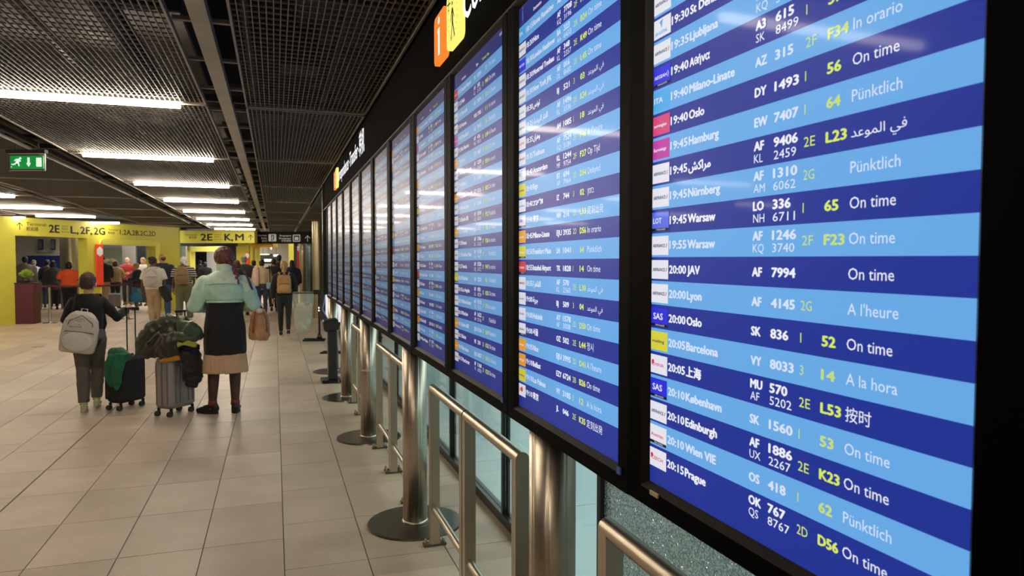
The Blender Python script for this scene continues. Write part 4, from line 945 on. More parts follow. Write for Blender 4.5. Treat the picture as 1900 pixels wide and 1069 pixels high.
def hand_mb(curl, side):
    """wrist at origin, fingers towards -z, palm facing the thigh; side=+1 right hand"""
    m = MB(); s = side
    m.tube([(0, 0, .03), (0, 0, 0), (0, .002, -.03), (0, .004, -.07), (0, .004, -.092)], [(.017, .024), (.018, .026), (.014, .036), (.014, .042), (.012, .038)], n=12)
    for i, (y, L) in enumerate(((.031, .068), (.011, .078), (-.010, .073), (-.029, .058))):
        a0 = Vector((0, y, -.084)); p = [a0]; ang = .12 + .1 * i * 0
        for k, f in enumerate((.45, .30, .25)):
            ang += curl * (.55, .75, .6)[k]
            p.append(p[-1] + Vector((-s * math.sin(ang), 0, -math.cos(ang))) * L * f)
        m.tube([(p[0] + Vector((0, 0, .02))), *p], [.009, .0092, .0082, .0075, .0062], n=8)
    th = [Vector((-s * .004, .026, -.018)), Vector((-s * .016, .046, -.042)), Vector((-s * .026 - s * .01 * curl, .052, -.066)), Vector((-s * .034 - s * .02 * curl, .046, -.086))]
    m.tube(th, [.013, .012, .010, .008], n=8)
    return m
_hc = {}
def hand(curl, side):
    k = (curl, side)
    if k not in _hc: _hc[k] = remeshed(hand_mb(curl, side), .0042, 2, 'hand')
    return _hc[k]
def person(label, loc, rz, H=1.7, skin='l', w=1.0, feet=((-.10, 0, 0), (.10, 0, 0)), arms=None, head=(0, 0), lean=0.0, hipshift=0.0, child=False, far=False, hands=.5,
           top=None, bottom=None, hair=None, shoe=None, sock=None, extra=None, group='travellers in the hall', kind='woman'):
    """feet: (x, y, lift); arms: per side (elbow, wrist) in metres for a 1.70 m figure, right-hand side mirrored by the caller"""
    root = thing('person', label, 'person', loc, rz, group)
    K = H / 1.7; vox = .02 if far else .0115
    hs = 1.12 if child else 1.0
    S = Vector((0, lean, 0))
    def T(x, y, z): return Vector((x * w, y + lean * max(0, (z - .9)) / .6, z))
    hip = {s: Vector((s * .085 * w, hipshift, .89)) for s in (-1, 1)}
    legs = {}
    for s, f in zip((-1, 1), feet):
        an = Vector((f[0], f[1], .085 + f[2])); h = hip[s]; mid = (h + an) / 2
        L = .405; dd = (an - h).length / 2; b = math.sqrt(max(0, L * L - dd * dd))
        ax = (an - h).normalized(); fw = Vector((0, 1, 0)) - ax * ax.y; fw.normalize()
        legs[s] = (h, mid + fw * b + Vector((0, 0, .01)), an)
    sh = {s: T(s * .168, 0, 1.395) for s in (-1, 1)}
    if arms is None: arms = (((-.235, -.02, 1.12), (-.25, .05, .87)), ((.235, -.02, 1.12), (.25, .05, .87)))
    el = {-1: Vector(arms[0][0]), 1: Vector(arms[1][0])}; wr = {-1: Vector(arms[0][1]), 1: Vector(arms[1][1])}
    hc = T(0, .015, 1.585) + Vector((0, .015, -.0))
    HM = Matrix.Translation(hc) @ Matrix.Rotation(R(head[0]), 4, 'Z') @ Matrix.Rotation(R(-head[1]), 4, 'X') @ Matrix.Scale(hs, 4)
    up = MB()
    def torso(m, zlo, g, zhi=1.47):
        secs = [(.82, .150, .105, .0), (.92, .170, .120, -.01), (1.00, .152, .112, 0), (1.08, .138, .104, 0), (1.18, .148, .112, .0), (1.28, .164, .118, 0), (1.36, .168, .108, 0), (1.42, .118, .085, -.004), (1.46, .070, .066, 0)]
        P_, R_ = [], []
        if zlo < .82: P_.append(T(0, hipshift, zlo)); R_.append((secs[0][1] * w + g, secs[0][2] + g))
        for z, a, b, y in secs:
            if z < zlo - 1e-3 or z > zhi: continue
            P_.append(T(0, y + hipshift * max(0, 1 - (z - .82) / .4), z)); R_.append((a * w + g, b * (.5 + .5 * w) + g))
        m.tube(P_, R_, n=20)
    def arm(m, s, g, t=1.0):
        dz = Vector((0, 0, -.030 if g <= 0 else -(.014 + g))); a, e, wv = sh[s] + dz, el[s], wr[s]; end = e.lerp(wv, min(1, max(0, (t - .5) * 2))) if t > .5 else a.lerp(e, t * 2)
        m.tube([T(s * .05, 0, 1.392) + dz, a + Vector((-s * .01, 0, .004))], [.040 * w + g * .8, .045 * w + g * .95], n=12); m.ball(a, .0465 * w + g)
        if t > .5: m.tube([a, a.lerp(e, .5), e, end], [.0465 * w + g, .044 * w + g, .038 * w + g, (.038 + (.026 - .038) * (t - .5) * 2) * w + g], n=12)
        else: m.tube([a, end], [.0465 * w + g, .045 * w + g * 1.3], n=12)
    def leg(m, s, g, lo=0.0, gk=None):
        h, k, a = legs[s]; gk = g if gk is None else gk
        pts = [h + Vector((0, 0, .02)), h.lerp(k, .5), k, k.lerp(a, .35), a + Vector((0, 0, .03 if g > 0 else 0))]; rs = [.088 * w + g, .070 * w + g, .053 * w + gk, .052 * w + gk, .036 * w + gk]
        m.tube(pts, rs, n=14)
    # ---- the body: one continuous surface
    b = MB(); torso(b, .82, -.004)
    for s in (-1, 1): arm(b, s, -.003); leg(b, s, -.003)
    b.tube([T(0, -.004, 1.42), T(0, 0, 1.47), hc + Vector((0, -.02, -.03))], [.062, .052, .052], n=14)
    n0 = len(b.v)
    b.ball((0, -.012, .035), (.073, .092, .080)); b.ball((0, .022, -.035), (.056, .062, .066)); b.ball((0, .058, -.078), (.026, .024, .022))
    b.ball((0, .05, .0), (.055, .035, .05)); b.tube([(0, .082, .012), (0, .096, -.018), (0, .104, -.036), (0, .09, -.044)], [.007, .010, .014, .010], n=8)
    for s in (-1, 1): b.ball((s * .074, -.004, -.012), (.010, .018, .030)); b.ball((s * .03, .072, -.02), (.02, .016, .016))
    b.ball((0, .084, -.060), (.022, .012, .008))
    b.xf(HM, n0)
    for s in (-1, 1):
        a = legs[s][2]; b.tube([a + Vector((0, -.03, -.02)), a + Vector((0, .05, -.045)), a + Vector((0, .15, -.065))], [.032, .034, .022], n=10)
    me = remeshed(b, vox * .9, 2, 'body')
    # fine hands and eyes joined to the same mesh
    bm = bmesh.new(); bm.from_mesh(me)
    for s in (-1, 1):
        d = (wr[s] - el[s]).normalized(); hm = hand(hands if not isinstance(hands, tuple) else hands[0 if s < 0 else 1], s)
        q = Vector((0, 0, -1)).rotation_difference(d).to_matrix().to_4x4()
        M = Matrix.Translation(wr[s] + d * .01) @ q @ Matrix.Scale(1.0, 4); n_ = len(bm.verts); bm.from_mesh(hm); bm.verts.ensure_lookup_table()
        for v in bm.verts[n_:]: v.co = M @ v.co
    for f in bm.faces: f.smooth = True
    e_ = MB()
    for s in (-1, 1): e_.ball((s * .030, .079, .004), (.0125, .012, .0085), 1, 8); e_.ball((s * .030, .0885, .004), (.0055, .004, .0055), 2, 8); e_.ball((s * .032, .083, .024), (.016, .007, .004), 2, 8)
    e_.ball((0, .094, -.058), (.020, .006, .0065), 3, 8)
    e_.xf(HM); tm_ = e_.mesh('t', []); n_ = len(bm.verts); nf = len(bm.faces); bm.from_mesh(tm_)
    bm.to_mesh(me); bm.free()
    obj_of(me, 'body', [SKIN[skin], EYEW, EYED, LIP], root)
    # ---- clothes
    if bottom:
        m = MB(); kind_, mt, g = bottom[:3]
        if kind_ == 'skirt':
            zt, zl, fl = .95, bottom[3], bottom[4]
            m.tube([T(0, 0, zt), T(0, -.005, .85), T(0, 0, (zl + .85) / 2), T(0, .0, zl)], [(.14 * w, .10), (.152 * w + g, .105 + g), (.155 * w + g + fl * .4, .105 + g + fl * .4), (.162 * w + g + fl, .108 + g + fl)], n=28)
            me = remeshed(m, vox, 2, 'skirt'); folds(me, .006, (16, 16, 1.2), len(label)); obj_of(me, 'skirt', mt, root)
            if len(bottom) > 5:
                for s in (-1, 1): q = MB(); leg(q, s, .001); me = remeshed(q, vox, 2, 'tights'); obj_of(me, 'tights', bottom[5], root)
        else:
            zt = 1.02; m.tube([T(0, hipshift, zt), T(0, hipshift - .01, .93), T(0, hipshift, .84), T(0, hipshift, .79)], [(.150 * w + g, .108 + g), (.170 * w + g, .122 + g), (.155 * w + g, .105 + g), (.12 * w + g, .08 + g)], n=20)
            for s in (-1, 1): leg(m, s, g, gk=bottom[3] if len(bottom) > 3 else g)
            me = remeshed(m, vox, 2, 'trousers'); folds(me, .0075, (9, 9, 9), len(label)); obj_of(me, 'trousers', mt, root)
    if top:
        m = MB(); mt, zlo, sl, g = top[:4]; torso(m, zlo, g, 1.46 if len(top) < 5 else top[4])
        for s in (-1, 1): arm(m, s, g, sl)
        me = remeshed(m, vox, 3, 'top'); folds(me, .007 if g < .03 else .010, (8, 8, 7), len(label) + 3)
        obj_of(me, top[5] if len(top) > 5 else 'jacket', mt, root)
        # ribbed neckline and hem
    if hair:
        st, mt = hair[:2]; m = MB()
        cap = lambda r=1.0, dz=0: m.ball((0, -.022, .045 + dz), (.083 * r, .098 * r, .086 * r))
        if st != 'bald':
            cap(1.22 if st == 'braid' else 1.04)
            m.tube([(0, -.06, .05), (0, -.075, -.01), (0, -.06, -.055)], [(.074, .045), (.076, .042), (.055, .030)], n=14)
        if st == 'long': m.tube([(0, -.055, .03), (0, -.08, -.06), (0, -.09, -.15), (0, -.10, -.26)], [(.085, .055), (.090, .05), (.088, .042), (.055, .02)], n=14)
        if st == 'bob': m.tube([(0, -.03, .03), (0, -.045, -.06), (0, -.05, -.10)], [(.092, .09), (.094, .075), (.07, .05)], n=16)
        if st == 'braid':
            pts = [(.03 + .03 * min(1, i / 4), -.092 - .012 * i, -.01 - .031 * i) for i in range(10)]
            m.tube([(0, -.06, .03), (.015, -.09, -.01), (.03, -.095, -.035)], [(.07, .04), (.05, .035), (.032, .03)], n=12)
            for i in range(9): m.ball((pts[i][0] + (.008 if i % 2 else -.008), pts[i][1], pts[i][2] - .01), (.024 - .0006 * i, .022, .021), n=10)
            m.ball((pts[9][0], pts[9][1], pts[9][2] - .03), (.014, .014, .034), n=10)
        if st == 'ponytail': m.ball((0, -.115, .03), .03); m.tube([(0, -.12, .03), (0, -.15, -.02), (0, -.14, -.10), (0, -.135, -.2)], [.022, .034, .030, .012], n=12)
        if st == 'bun': m.ball((0, -.12, .075), (.05, .048, .045))
        if st == 'puff': m.ball((0, -.125, .03), (.07, .055, .062)); m.ball((0, -.02, .05), (.09, .10, .09))
        if st == 'bald': m.tube([(0, -.055, .02), (0, -.07, -.02), (0, -.055, -.05)], [(.073, .04), (.074, .034), (.055, .026)], n=14)
        m.xf(HM); me = remeshed(m, .0075 if not far else .013, 1, 'hair'); folds(me, .005, (70, 70, 9), 2, True); folds(me, .007, (22, 22, 7), 5, True); obj_of(me, 'hair', mt, root)
    # ---- shoes
    for s, f in zip((-1, 1), feet):
        a = legs[s][2]; tilt = min(.9, f[2] * 3.2); toe = f[3] if len(f) > 3 else 0.0
        M = Matrix.Translation(a - Vector((0, 0, .085))) @ Matrix.Rotation(toe, 4, 'Z') @ Matrix.Translation((0, -.03, 0)) @ Matrix.Rotation(-tilt, 4, 'X') @ Matrix.Translation((0, .03, 0))
        m = MB(); m.tube([(0, -.062, .045), (0, -.045, .05), (0, .02, .052), (0, .08, .042), (0, .14, .034), (0, .185, .026)], [(.028, .03), (.038, .045), (.040, .047), (.043, .036), (.045, .030), (.026, .02)], n=14)
        m.tube([(0, -.015, .06), (0, -.02, .105)], [(.040, .046), (.037, .042)], n=12); m.xf(M)
        me = remeshed(m, .008 if not far else .014, 2, 'shoe'); so = obj_of(me, 'shoe', shoe[0], root)
        m = MB(); m.tube([(0, 0, 0), (0, 0, .014), (0, 0, .024)], [1, 1, .96], n=24)
        for i, v in enumerate(m.v):
            y = v[1]; wd = .040 + .008 * max(0, y); m.v[i] = (v[0] * (.044 if y < .2 else .040), .062 + v[1] * .128, max(.0, v[2]))
        m.xf(M).build('sole', shoe[1], so)
        if len(shoe) > 2: 
            m = MB(); m.tube([(0, .04, .089), (0, .10, .075)], [(.018, .006), (.016, .006)], n=8)
            for i in range(4): m.box((0, .035 + i * .02, .095 - i * .006), (.046, .006, .006))
            m.xf(M).build('laces', shoe[2], so, kind='stuff')
        if sock: q = MB(); q.tube([a + Vector((0, -.005, -.0)), a + Vector((0, -.005, .05))], [.046, .043], n=14); q.build('sock', sock, root)
    if extra: extra(root, dict(sh=sh, el=el, wr=wr, T=T, HM=HM, legs=legs, vox=vox, w=w))
    if abs(K - 1) > 1e-3: root.scale = (K, K, K)
    return root
CL = lambda n, c, r=.85, b=.25, v=.1, s=90: mat(n, c, r, var=v, vscale=6, bump=b, bscale=s, sheen=.15)
BLKC, NVC, DKG = CL('cloth_black', (20, 20, 22)), CL('cloth_navy', (28, 34, 58)), CL('cloth_charcoal', (60, 58, 56))
JEAN, KHK, OLV, BEI = CL('denim', (52, 60, 82)), CL('cloth_khaki', (166, 140, 104)), CL('cloth_olive', (98, 100, 72)), CL('cloth_beige', (196, 170, 134))
ORG, RED_, GRY, WHT = CL('cloth_orange', (240, 96, 40)), CL('cloth_red', (150, 34, 30)), CL('cloth_grey', (128, 122, 116)), CL('cloth_white', (206, 198, 188))
TANJ = CL('cloth_tan', (146, 120, 84)); BRO = CL('hair_brown', (70, 42, 28), .6); AUB = CL('hair_auburn', (98, 50, 30), .5, .4, .35, 40); BLH = CL('hair_black', (20, 16, 15), .5); BLO = CL('hair_blond', (176, 136, 84), .55, .4, .25, 40)
GRH = CL('hair_grey', (140, 130, 120), .6); SOLE, BSH, WSH = mat('sole_white', (214, 208, 190), .6), mat('shoe_black', (22, 20, 20), .5, bump=.3), mat('shoe_white', (206, 200, 178), .5)
SOLK = mat('sole_black', (26, 24, 24), .7); TAN = mat('shoe_tan', (150, 112, 72), .6)
TIT = mat('sheer_tights', (72, 50, 40), .5, var=.12, vscale=5)
HEADING = R(0)
def facing(p):                              # rotation that turns a figure away from the viewer at that spot
    return -math.atan2(p.x, p.y)
# ---------------------------------------------------------------- backpacks
def backpack(label, person_, z=1.22, w=.30, h=.42, d=.15, m=None, m2=None, style='round', ms=None, y0=-.13, dx=0.0, tilt=0, cat='backpack', lean=0.0):
    """a thing of its own, hanging on the person's back: body, front pocket, straps, top handle"""
    K = person_.scale[0]; t = thing('backpack', label, cat); t.matrix_world = Matrix.Translation(person_.location) @ person_.rotation_euler.to_matrix().to_4x4() @ Matrix.Scale(K, 4)
    B = Matrix.Translation((dx, y0 + lean, z)) @ Matrix.Rotation(R(tilt), 4, 'Y')
    b = MB(); n = 24; secs = []
    for f, ww, dd in ((-.5, .80, .7), (-.46, .93, .9), (-.2, 1.0, 1.0), (.1, .97, .95), (.3, .86, .82), (.42, .66, .66), (.5, .40, .4)) if style == 'round' else ((-.5, .9, .8), (-.46, 1, .95), (0, 1.0, 1.0), (.3, .95, .9), (.45, .9, .8), (.5, .8, .6)):
        secs.append((f * h, w / 2 * ww, d / 2 * dd))
    vs = []
    for z_, a, c in secs:
        for k in range(n):
            th = 2 * math.pi * k / n; e = .6; cx = math.copysign(abs(math.cos(th)) ** e, math.cos(th)); cy = math.copysign(abs(math.sin(th)) ** e, math.sin(th))
            vs.append((a * cx, -d / 2 + c * cy, z_))
    fs = [(j * n + k, j * n + (k + 1) % n, (j + 1) * n + (k + 1) % n, (j + 1) * n + k) for j in range(len(secs) - 1) for k in range(n)] + [tuple(range(n))[::-1], tuple(range((len(secs) - 1) * n, len(secs) * n))]
    b.add(vs, fs, 0, True); b.xf(B); me = remeshed(b, .009, 2, 'body'); folds(me, .004, (10, 10, 10), 1); bo = obj_of(me, 'body', m, t)
    p = MB(); p.ball((0, -d - .004, -h * .22), (w * .42, .035, h * .24), n=20); p.xf(B); me = remeshed(p, .009, 1, 'pocket'); folds(me, .003, (14, 14, 14), 2); obj_of(me, 'pocket', m2 or m, t)
    q = MB(); q.tube([(-w * .43, -d * .8, -h * .02), (-w * .3, -d - .012, .01), (0, -d - .022, .014), (w * .3, -d - .012, .01), (w * .43, -d * .8, -h * .02)], [.004] * 5, n=6)
    q.xf(B).build('zip_line', mat('zip_dark', (44, 42, 40), .5), t)
    q = MB(); q.tube([(-w * .36, -d * .8, .02), (-w * .30, -d * .98, h * .26), (0, -d * .9, h * .42), (w * .30, -d * .98, h * .26), (w * .36, -d * .8, .02)], [.0035] * 5, n=6); q.xf(B).build('zip_line', MATS['zip_dark'], t)
    q = MB(); q.tube([(-.035, -.03, h * .47), (-.03, -.035, h * .56), (.03, -.035, h * .56), (.035, -.03, h * .47)], [.008] * 4, n=8); q.xf(B).build('top_handle', m2 or m, t)
    for s in (-1, 1):
        q = MB(); q.tube([Vector((dx + s * .07, y0 + .0 + lean, z + h * .44)), Vector((s * .105, -.06 + lean, 1.462)), Vector((s * .115, .05 + lean, 1.46)), Vector((s * .125, .135 + lean, 1.36)), Vector((s * .14, .145 + lean, 1.22)), Vector((s * .172, .02 + lean, 1.08)), Vector((dx + s * w * .42, y0 - .03 + lean, z - h * .36))], [(.024, .007)] * 7, ref=(1, 0, 0), n=8)
        q.build('strap', ms or m2 or m, t)
    return t
# ================================================================= the travellers in front
JM = CL('jacket_mint', (176, 212, 188), .6, .3, .06, 14); JL = CL('jacket_mint_pale', (206, 226, 204), .55, .3, .05, 14); SKT = CL('skirt_beige', (204, 166, 130), .8, .2, .06, 50)
pw0 = gp(416, 768); pw0.z = 0
def mint_extra(root, q):
    # long black jumper falling below the short jacket
    T = q['T']; m = MB(); m.tube([T(0, 0, 1.2), T(0, 0, 1.05), T(0, -.005, .9), T(0, 0, .75), T(0, 0, .62)], [(.172, .135), (.178, .138), (.200, .145), (.205, .150), (.205, .148)], n=26)
    me = remeshed(m, q['vox'], 2, 'jumper'); folds(me, .006, (9, 9, 5), 5); obj_of(me, 'long_jumper', BLKC, root)
    # yoke: a paler panel over shoulders and upper back
    m = MB(); m.tube([T(0, 0, 1.345), T(0, 0, 1.38), T(0, -.004, 1.43), T(0, 0, 1.475)], [(.211, .163), (.206, .152), (.160, .124), (.094, .096)], n=26)
    for s in (-1, 1):
        a, e = q['sh'][s] + Vector((0, 0, -.046)), q['el'][s]; m.ball(a, .0885); m.tube([T(s * .05, 0, 1.346), a], [.072, .082], n=12); m.tube([a, a.lerp(e, .40)], [.0885, .0875], n=14)
    me = remeshed(m, q['vox'], 3, 'yoke'); folds(me, .006, (8, 8, 7), 9); obj_of(me, 'jacket_yoke', JL, root, label='pale mint shoulder yoke')
    m = MB(); m.tube([T(0, 0, 1.44), T(0, 0, 1.50), T(0, .004, 1.545)], [(.088, .088), (.074, .078), (.080, .084)], n=22, cap=False)
    m.tube([T(0, 0, 1.545), T(0, 0, 1.49), T(0, 0, 1.45)], [(.072, .076), (.066, .070), (.074, .074)], n=22, cap=False); m.build('collar', JL, root)
    m = MB(); m.tube([T(-.20, -.02, 1.335), T(-.12, -.142, 1.352), T(0, -.166, 1.36), T(.12, -.142, 1.352), T(.20, -.02, 1.335)], [.006] * 5, n=6); m.build('seam_piping', JL, root)
    m = MB(); m.tube([T(0, 0, 1.155), T(0, 0, 1.18)], [(.188, .148), (.186, .146)], n=26, cap=False); m.build('hem_band', JM, root)
person('woman with a braid, short mint jacket, long black jumper and beige skirt', pw0, R(3), 1.735, 'l', 1.10,
       feet=((-.13, .02, 0, .95), (.09, .0, 0, -.1)), arms=(((-.285, -.02, 1.13), (-.17, .22, 1.10)), ((.285, -.02, 1.13), (.17, .22, 1.10))), head=(14, 24), lean=.02,
       top=(JM, 1.16, .98, .034, 1.44, 'jacket'), bottom=('skirt', SKT, .024, .43, .022, TIT), hair=('braid', AUB), shoe=(BSH, SOLK, BSH), sock=mat('sock_red', (120, 46, 40), .8), extra=mint_extra)
hb_ = thing('handbag', 'worn tan leather handbag hanging from the shoulder of the woman in mint', 'handbag', (pw0.x, pw0.y, 0), R(3))
LEA = mat('tan_leather', (190, 140, 94), .5, var=.25, vscale=9, bump=.5, bscale=22); LEB = mat('rust_leather', (150, 78, 44), .55)
m = MB(); m.tube([(.34, -.05, 1.10), (.345, -.05, 1.02), (.345, -.05, .92), (.34, -.05, .82), (.335, -.05, .775)], [(.055, .03), (.085, .055), (.102, .07), (.108, .072), (.09, .055)], n=20); me = remeshed(m, .009, 2, 'bag'); folds(me, .010, (14, 14, 9), 4); obj_of(me, 'body', LEA, hb_)
m = MB(); m.tube([(.30, -.135, 1.08), (.28, -.145, .98), (.275, -.14, .86)], [.008] * 3, n=6); m.tube([(.385, -.13, 1.08), (.41, -.135, .98), (.415, -.13, .86)], [.008] * 3, n=6); m.build('trim_band', LEB, hb_)
m = MB(); m.tube([(.30, -.05, 1.08), (.295, -.03, 1.2), (.27, -.07, 1.33), (.235, -.09, 1.43), (.20, -.035, 1.515), (.20, .06, 1.49), (.25, .09, 1.38), (.31, .05, 1.22), (.38, -.05, 1.09)], [(.012, .005)] * 9, n=8); m.build('strap', mat('strap_brown', (72, 48, 36), .5), hb_)
m = MB(); m.ball((.345, -.12, 1.09), (.035, .02, .03)); m.build('tag_charm', mat('tag_pale', (216, 206, 200), .5), hb_)
# ---- the child
pc0 = gp(163, 764); pc0.z = 0
SWT = mat('trousers_grey_marl', (104, 98, 92), .9, var=.12, vscale=30, bump=.3)
child = person('child in a black jumper and grey trousers pushing a black suitcase', pc0, R(6), 1.47, 'l', .92, feet=((-.07, -.02, 0, .1), (.05, .16, .03, .0)),
       arms=(((-.25, .05, 1.15), (-.20, .22, 1.02)), ((.30, .06, 1.16), (.40, .24, 1.245))), head=(-8, 4), child=True, hands=(.5, 1.25),
       top=(BLKC, .93, .97, .026, 1.46, 'jumper'), bottom=('trousers', SWT, .030, .026), hair=('short', BRO), shoe=(WSH, SOLE, mat('lace_green', (60, 130, 80), .7)), sock=mat('sock_lime', (170, 210, 90), .8))
PGB = mat('backpack_putty', (206, 198, 184), .6, var=.05, vscale=5, bump=.2, bscale=50)
bpk = backpack('pale putty backpack with a small printed emblem, worn low by the child', child, 1.01, .40, .50, .19, PGB, mat('backpack_putty_light', (216, 210, 198), .6), y0=-.125, tilt=10, dx=-.07, ms=BLKC)
m = MB()
for a, b_ in (((-.05, .13), (.03, .15)), ((.03, .15), (.05, .125)), ((-.02, .12), (.02, .12)), ((-.01, .08), (.012, .08))): stroke(m, a, b_, .005)
text(m, 'SPORT NATURE', -.10, .045, .012, bold=.03)
m.xf(Matrix.Translation((-.07, -.3315, 1.03)) @ Matrix.Rotation(R(6), 4, 'Y')); o = m.build('print', mat('print_grey', (80, 78, 76), .6), bpk)
# ---------------------------------------------------------------- suitcases
def suitcase(label, p, rz, w, d, h, m, m2, hh, ribs=True, soft=False, ph=.0):
    t = thing('suitcase', label, 'suitcase', p, rz, 'suitcases'); zb = .075
    B = MB(); B.box((0, 0, zb + h / 2), (w, d, h), bev=.035); me = B.mesh('t', []); bm = bmesh.new(); bm.from_mesh(me); bmesh.ops.remove_doubles(bm, verts=bm.verts, dist=1e-5)
    bmesh.ops.bevel(bm, geom=bm.edges, offset=.012, segments=2, affect='EDGES', profile=.6); bm.to_mesh(me); bm.free()
    for f in me.polygons: f.use_smooth = True
    me.materials.append(m); o = bpy.data.objects.new('shell', me); COL.objects.link(o); o.parent = t
    if ribs:
        for s in (-1, 1):
            for k in (-2, -1, 1, 2): MB().box((k * w * .16, s * (d / 2 + .001), zb + h / 2), (.014, .008, h - .12), bev=.003).build('rib', m2, t)
            MB().box((s * (w / 2 + .001), 0, zb + h / 2), (.008, .02, h - .07), bev=.003).build('zip_seam', m2, t)
            for k in (-1, 1): MB().box((s * (w / 2 + .001), k * d * .30, zb + h / 2), (.006, .012, h - .1), bev=.002).build('rib', m2, t)
        MB().box((-(w / 2 + .012), 0, zb + h * .52), (.018, .026, .16), bev=.006).build('side_handle', m2, t)
    if soft:
        MB().box((0, -(d / 2 + .018), zb + h * .38), (w * .86, .04, h * .62), bev=.018).build('front_pocket', m2, t); MB().box((0, -(d / 2 + .012), zb + h * .82), (w * .8, .03, h * .22), bev=.012).build('front_pocket', m2, t)
        for s in (-1, 1): MB().box((s * (w / 2), 0, zb + h / 2), (.006, .010, h - .08)).build('zip_seam', MATS['zip_dark'], t)
    MB().box((0, 0, zb + h + .012), (.18, .03, .016), bev=.006).build('carry_handle', m2, t)
    for sx in (-1, 1):
        for sy in (-1, 1):
            c = Vector((sx * (w / 2 - .035), sy * (d / 2 - .035), 0)); q = MB(); q.cyl(c + Vector((0, 0, .045)), c + Vector((0, 0, zb + .01)), .016, n=10); q.box(c + Vector((.012, 0, .042)), (.03, .05, .02), bev=.004); wo = q.build('caster', BLKP, t)
            for s in (-1, 1): MB().cyl(c + Vector((.018, s * .005, .027)), c + Vector((.018, s * .019, .027)), .027, n=18).build('wheel', WHLM, wo)
    for s in (-1, 1): MB().cyl((s * .055 + ph, d / 2 - .03, zb + h - .02), (s * .055 + ph, d / 2 - .03, hh), .007, n=10).build('pull_rod', RODM, t)
    MB().cyl((-.065 + ph, d / 2 - .03, hh), (.065 + ph, d / 2 - .03, hh), .014, n=14).build('pull_grip', BLKP, t)
    return t
BLKP, WHLM, RODM = mat('plastic_black', (26, 26, 28), .4), mat('wheel_grey', (62, 60, 60), .6), mat('rod_metal', (60, 58, 56), .35, .8)
sc1p = at(231, 7.72); sc1 = suitcase('black soft suitcase with front pockets and a green garment draped on it', (sc1p.x, sc1p.y, 0), R(-128), .36, .22, .50, mat('fabric_black_case', (30, 30, 32), .7, bump=.2, bscale=200), mat('fabric_black_pocket', (36, 36, 39), .6), 1.10, ribs=False, soft=True)
GREY = mat('polycarbonate_grey', (150, 146, 146), .32, .25, coat=.3, var=.04); GRYD = mat('polycarbonate_seam', (112, 110, 110), .35, .25)
sc2p = at(322, 7.42); sc2 = suitcase('silver grey hard-shell suitcase with vertical ribs, piled with coats', (sc2p.x, sc2p.y, 0), R(-128), .36, .235, .53, GREY, GRYD, 1.09)
# garments
def garment(name, label, parts_, m, vox=.010, amp=.010, sc=(12, 12, 12), seed=1, cat='coat', part='cloth', quilt=None, parent=None):
    b = MB()
    for p, r in parts_: b.tube(p, r, n=14)
    me = remeshed(b, vox, 2, name); folds(me, amp, sc, seed)
    if quilt:                                     # stitched channels of a padded coat
        qd, sp_, qa = Vector(quilt[0]).normalized(), quilt[1], quilt[2]; ns = [v.normal.copy() for v in me.vertices]
        for v, n_ in zip(me.vertices, ns):
            t_ = v.co.dot(qd) / sp_ + .35 * noise.noise(v.co * 4); v.co += n_ * (qa * (abs(math.sin(math.pi * t_)) ** .6 - .6))
        me.update()
    if parent: return obj_of(me, part, m, parent)
    o = obj_of(me, name, m, None); return tag(o, label, cat, 'clothes draped over the suitcases')
def P7(px, py, d): return at(px, d, zpx(py, d))
GRC = CL('garment_green', (16, 104, 70), .7, .2, .08, 30)
garment('jumper', 'green garment hanging off the black suitcase', [([P7(205, 655, 7.6), P7(220, 655, 7.55), P7(234, 664, 7.5)], [.05, .06, .045]), ([P7(208, 660, 7.52), P7(202, 680, 7.5), P7(200, 700, 7.52), P7(206, 718, 7.55)], [(.055, .03), (.06, .025), (.055, .022), (.03, .016)]), ([P7(222, 658, 7.48), P7(216, 680, 7.44), P7(212, 708, 7.46), P7(212, 724, 7.48)], [(.06, .03), (.055, .025), (.05, .02), (.02, .012)]), ([P7(200, 672, 7.6), P7(192, 686, 7.6)], [.04, .018])], GRC, .008, .008, (16, 16, 9), 3, 'jumper')
PUF = CL('puffer_olive', (58, 62, 38), .38, .15, .12, 20); PUG = CL('puffer_green', (66, 80, 52), .38, .15, .1, 20); PUD = CL('puffer_dark', (44, 38, 35), .38, .15, .12, 20); PUB = CL('puffer_black', (18, 17, 18), .6, .25, .1, 20); YLW = CL('garment_yellow', (226, 160, 40), .7); LIM = CL('lining_lime', (170, 170, 44), .6)
D_ = 7.35
garment('puffer_coat', 'dark olive quilted coat slung over the top of the grey suitcase', [([P7(345, 600, D_), P7(315, 598, D_), P7(288, 612, D_), P7(268, 635, D_), P7(260, 658, D_)], [(.07, .07), (.095, .09), (.11, .10), (.10, .10), (.05, .06)]), ([P7(330, 610, D_), P7(300, 632, D_), P7(278, 655, D_)], [.10, .12, .09])], PUF, .009, .010, (9, 9, 16), 2, quilt=((.8, 0, .6), .085, .011))
garment('puffer_coat', 'brownish black quilted coat bundled in front of the olive one', [([P7(335, 628, D_ - .13), P7(312, 634, D_ - .16), P7(292, 650, D_ - .14)], [.08, .10, .06]), ([P7(328, 645, D_ - .14), P7(305, 652, D_ - .16), P7(296, 663, D_ - .1)], [.085, .07, .03]), ([P7(300, 622, D_ - .12), P7(280, 640, D_ - .12), P7(268, 662, D_ - .06)], [.05, .06, .04])], PUD, .009, .008, (14, 14, 14), 6, quilt=((.75, 0, -.55), .065, .010))
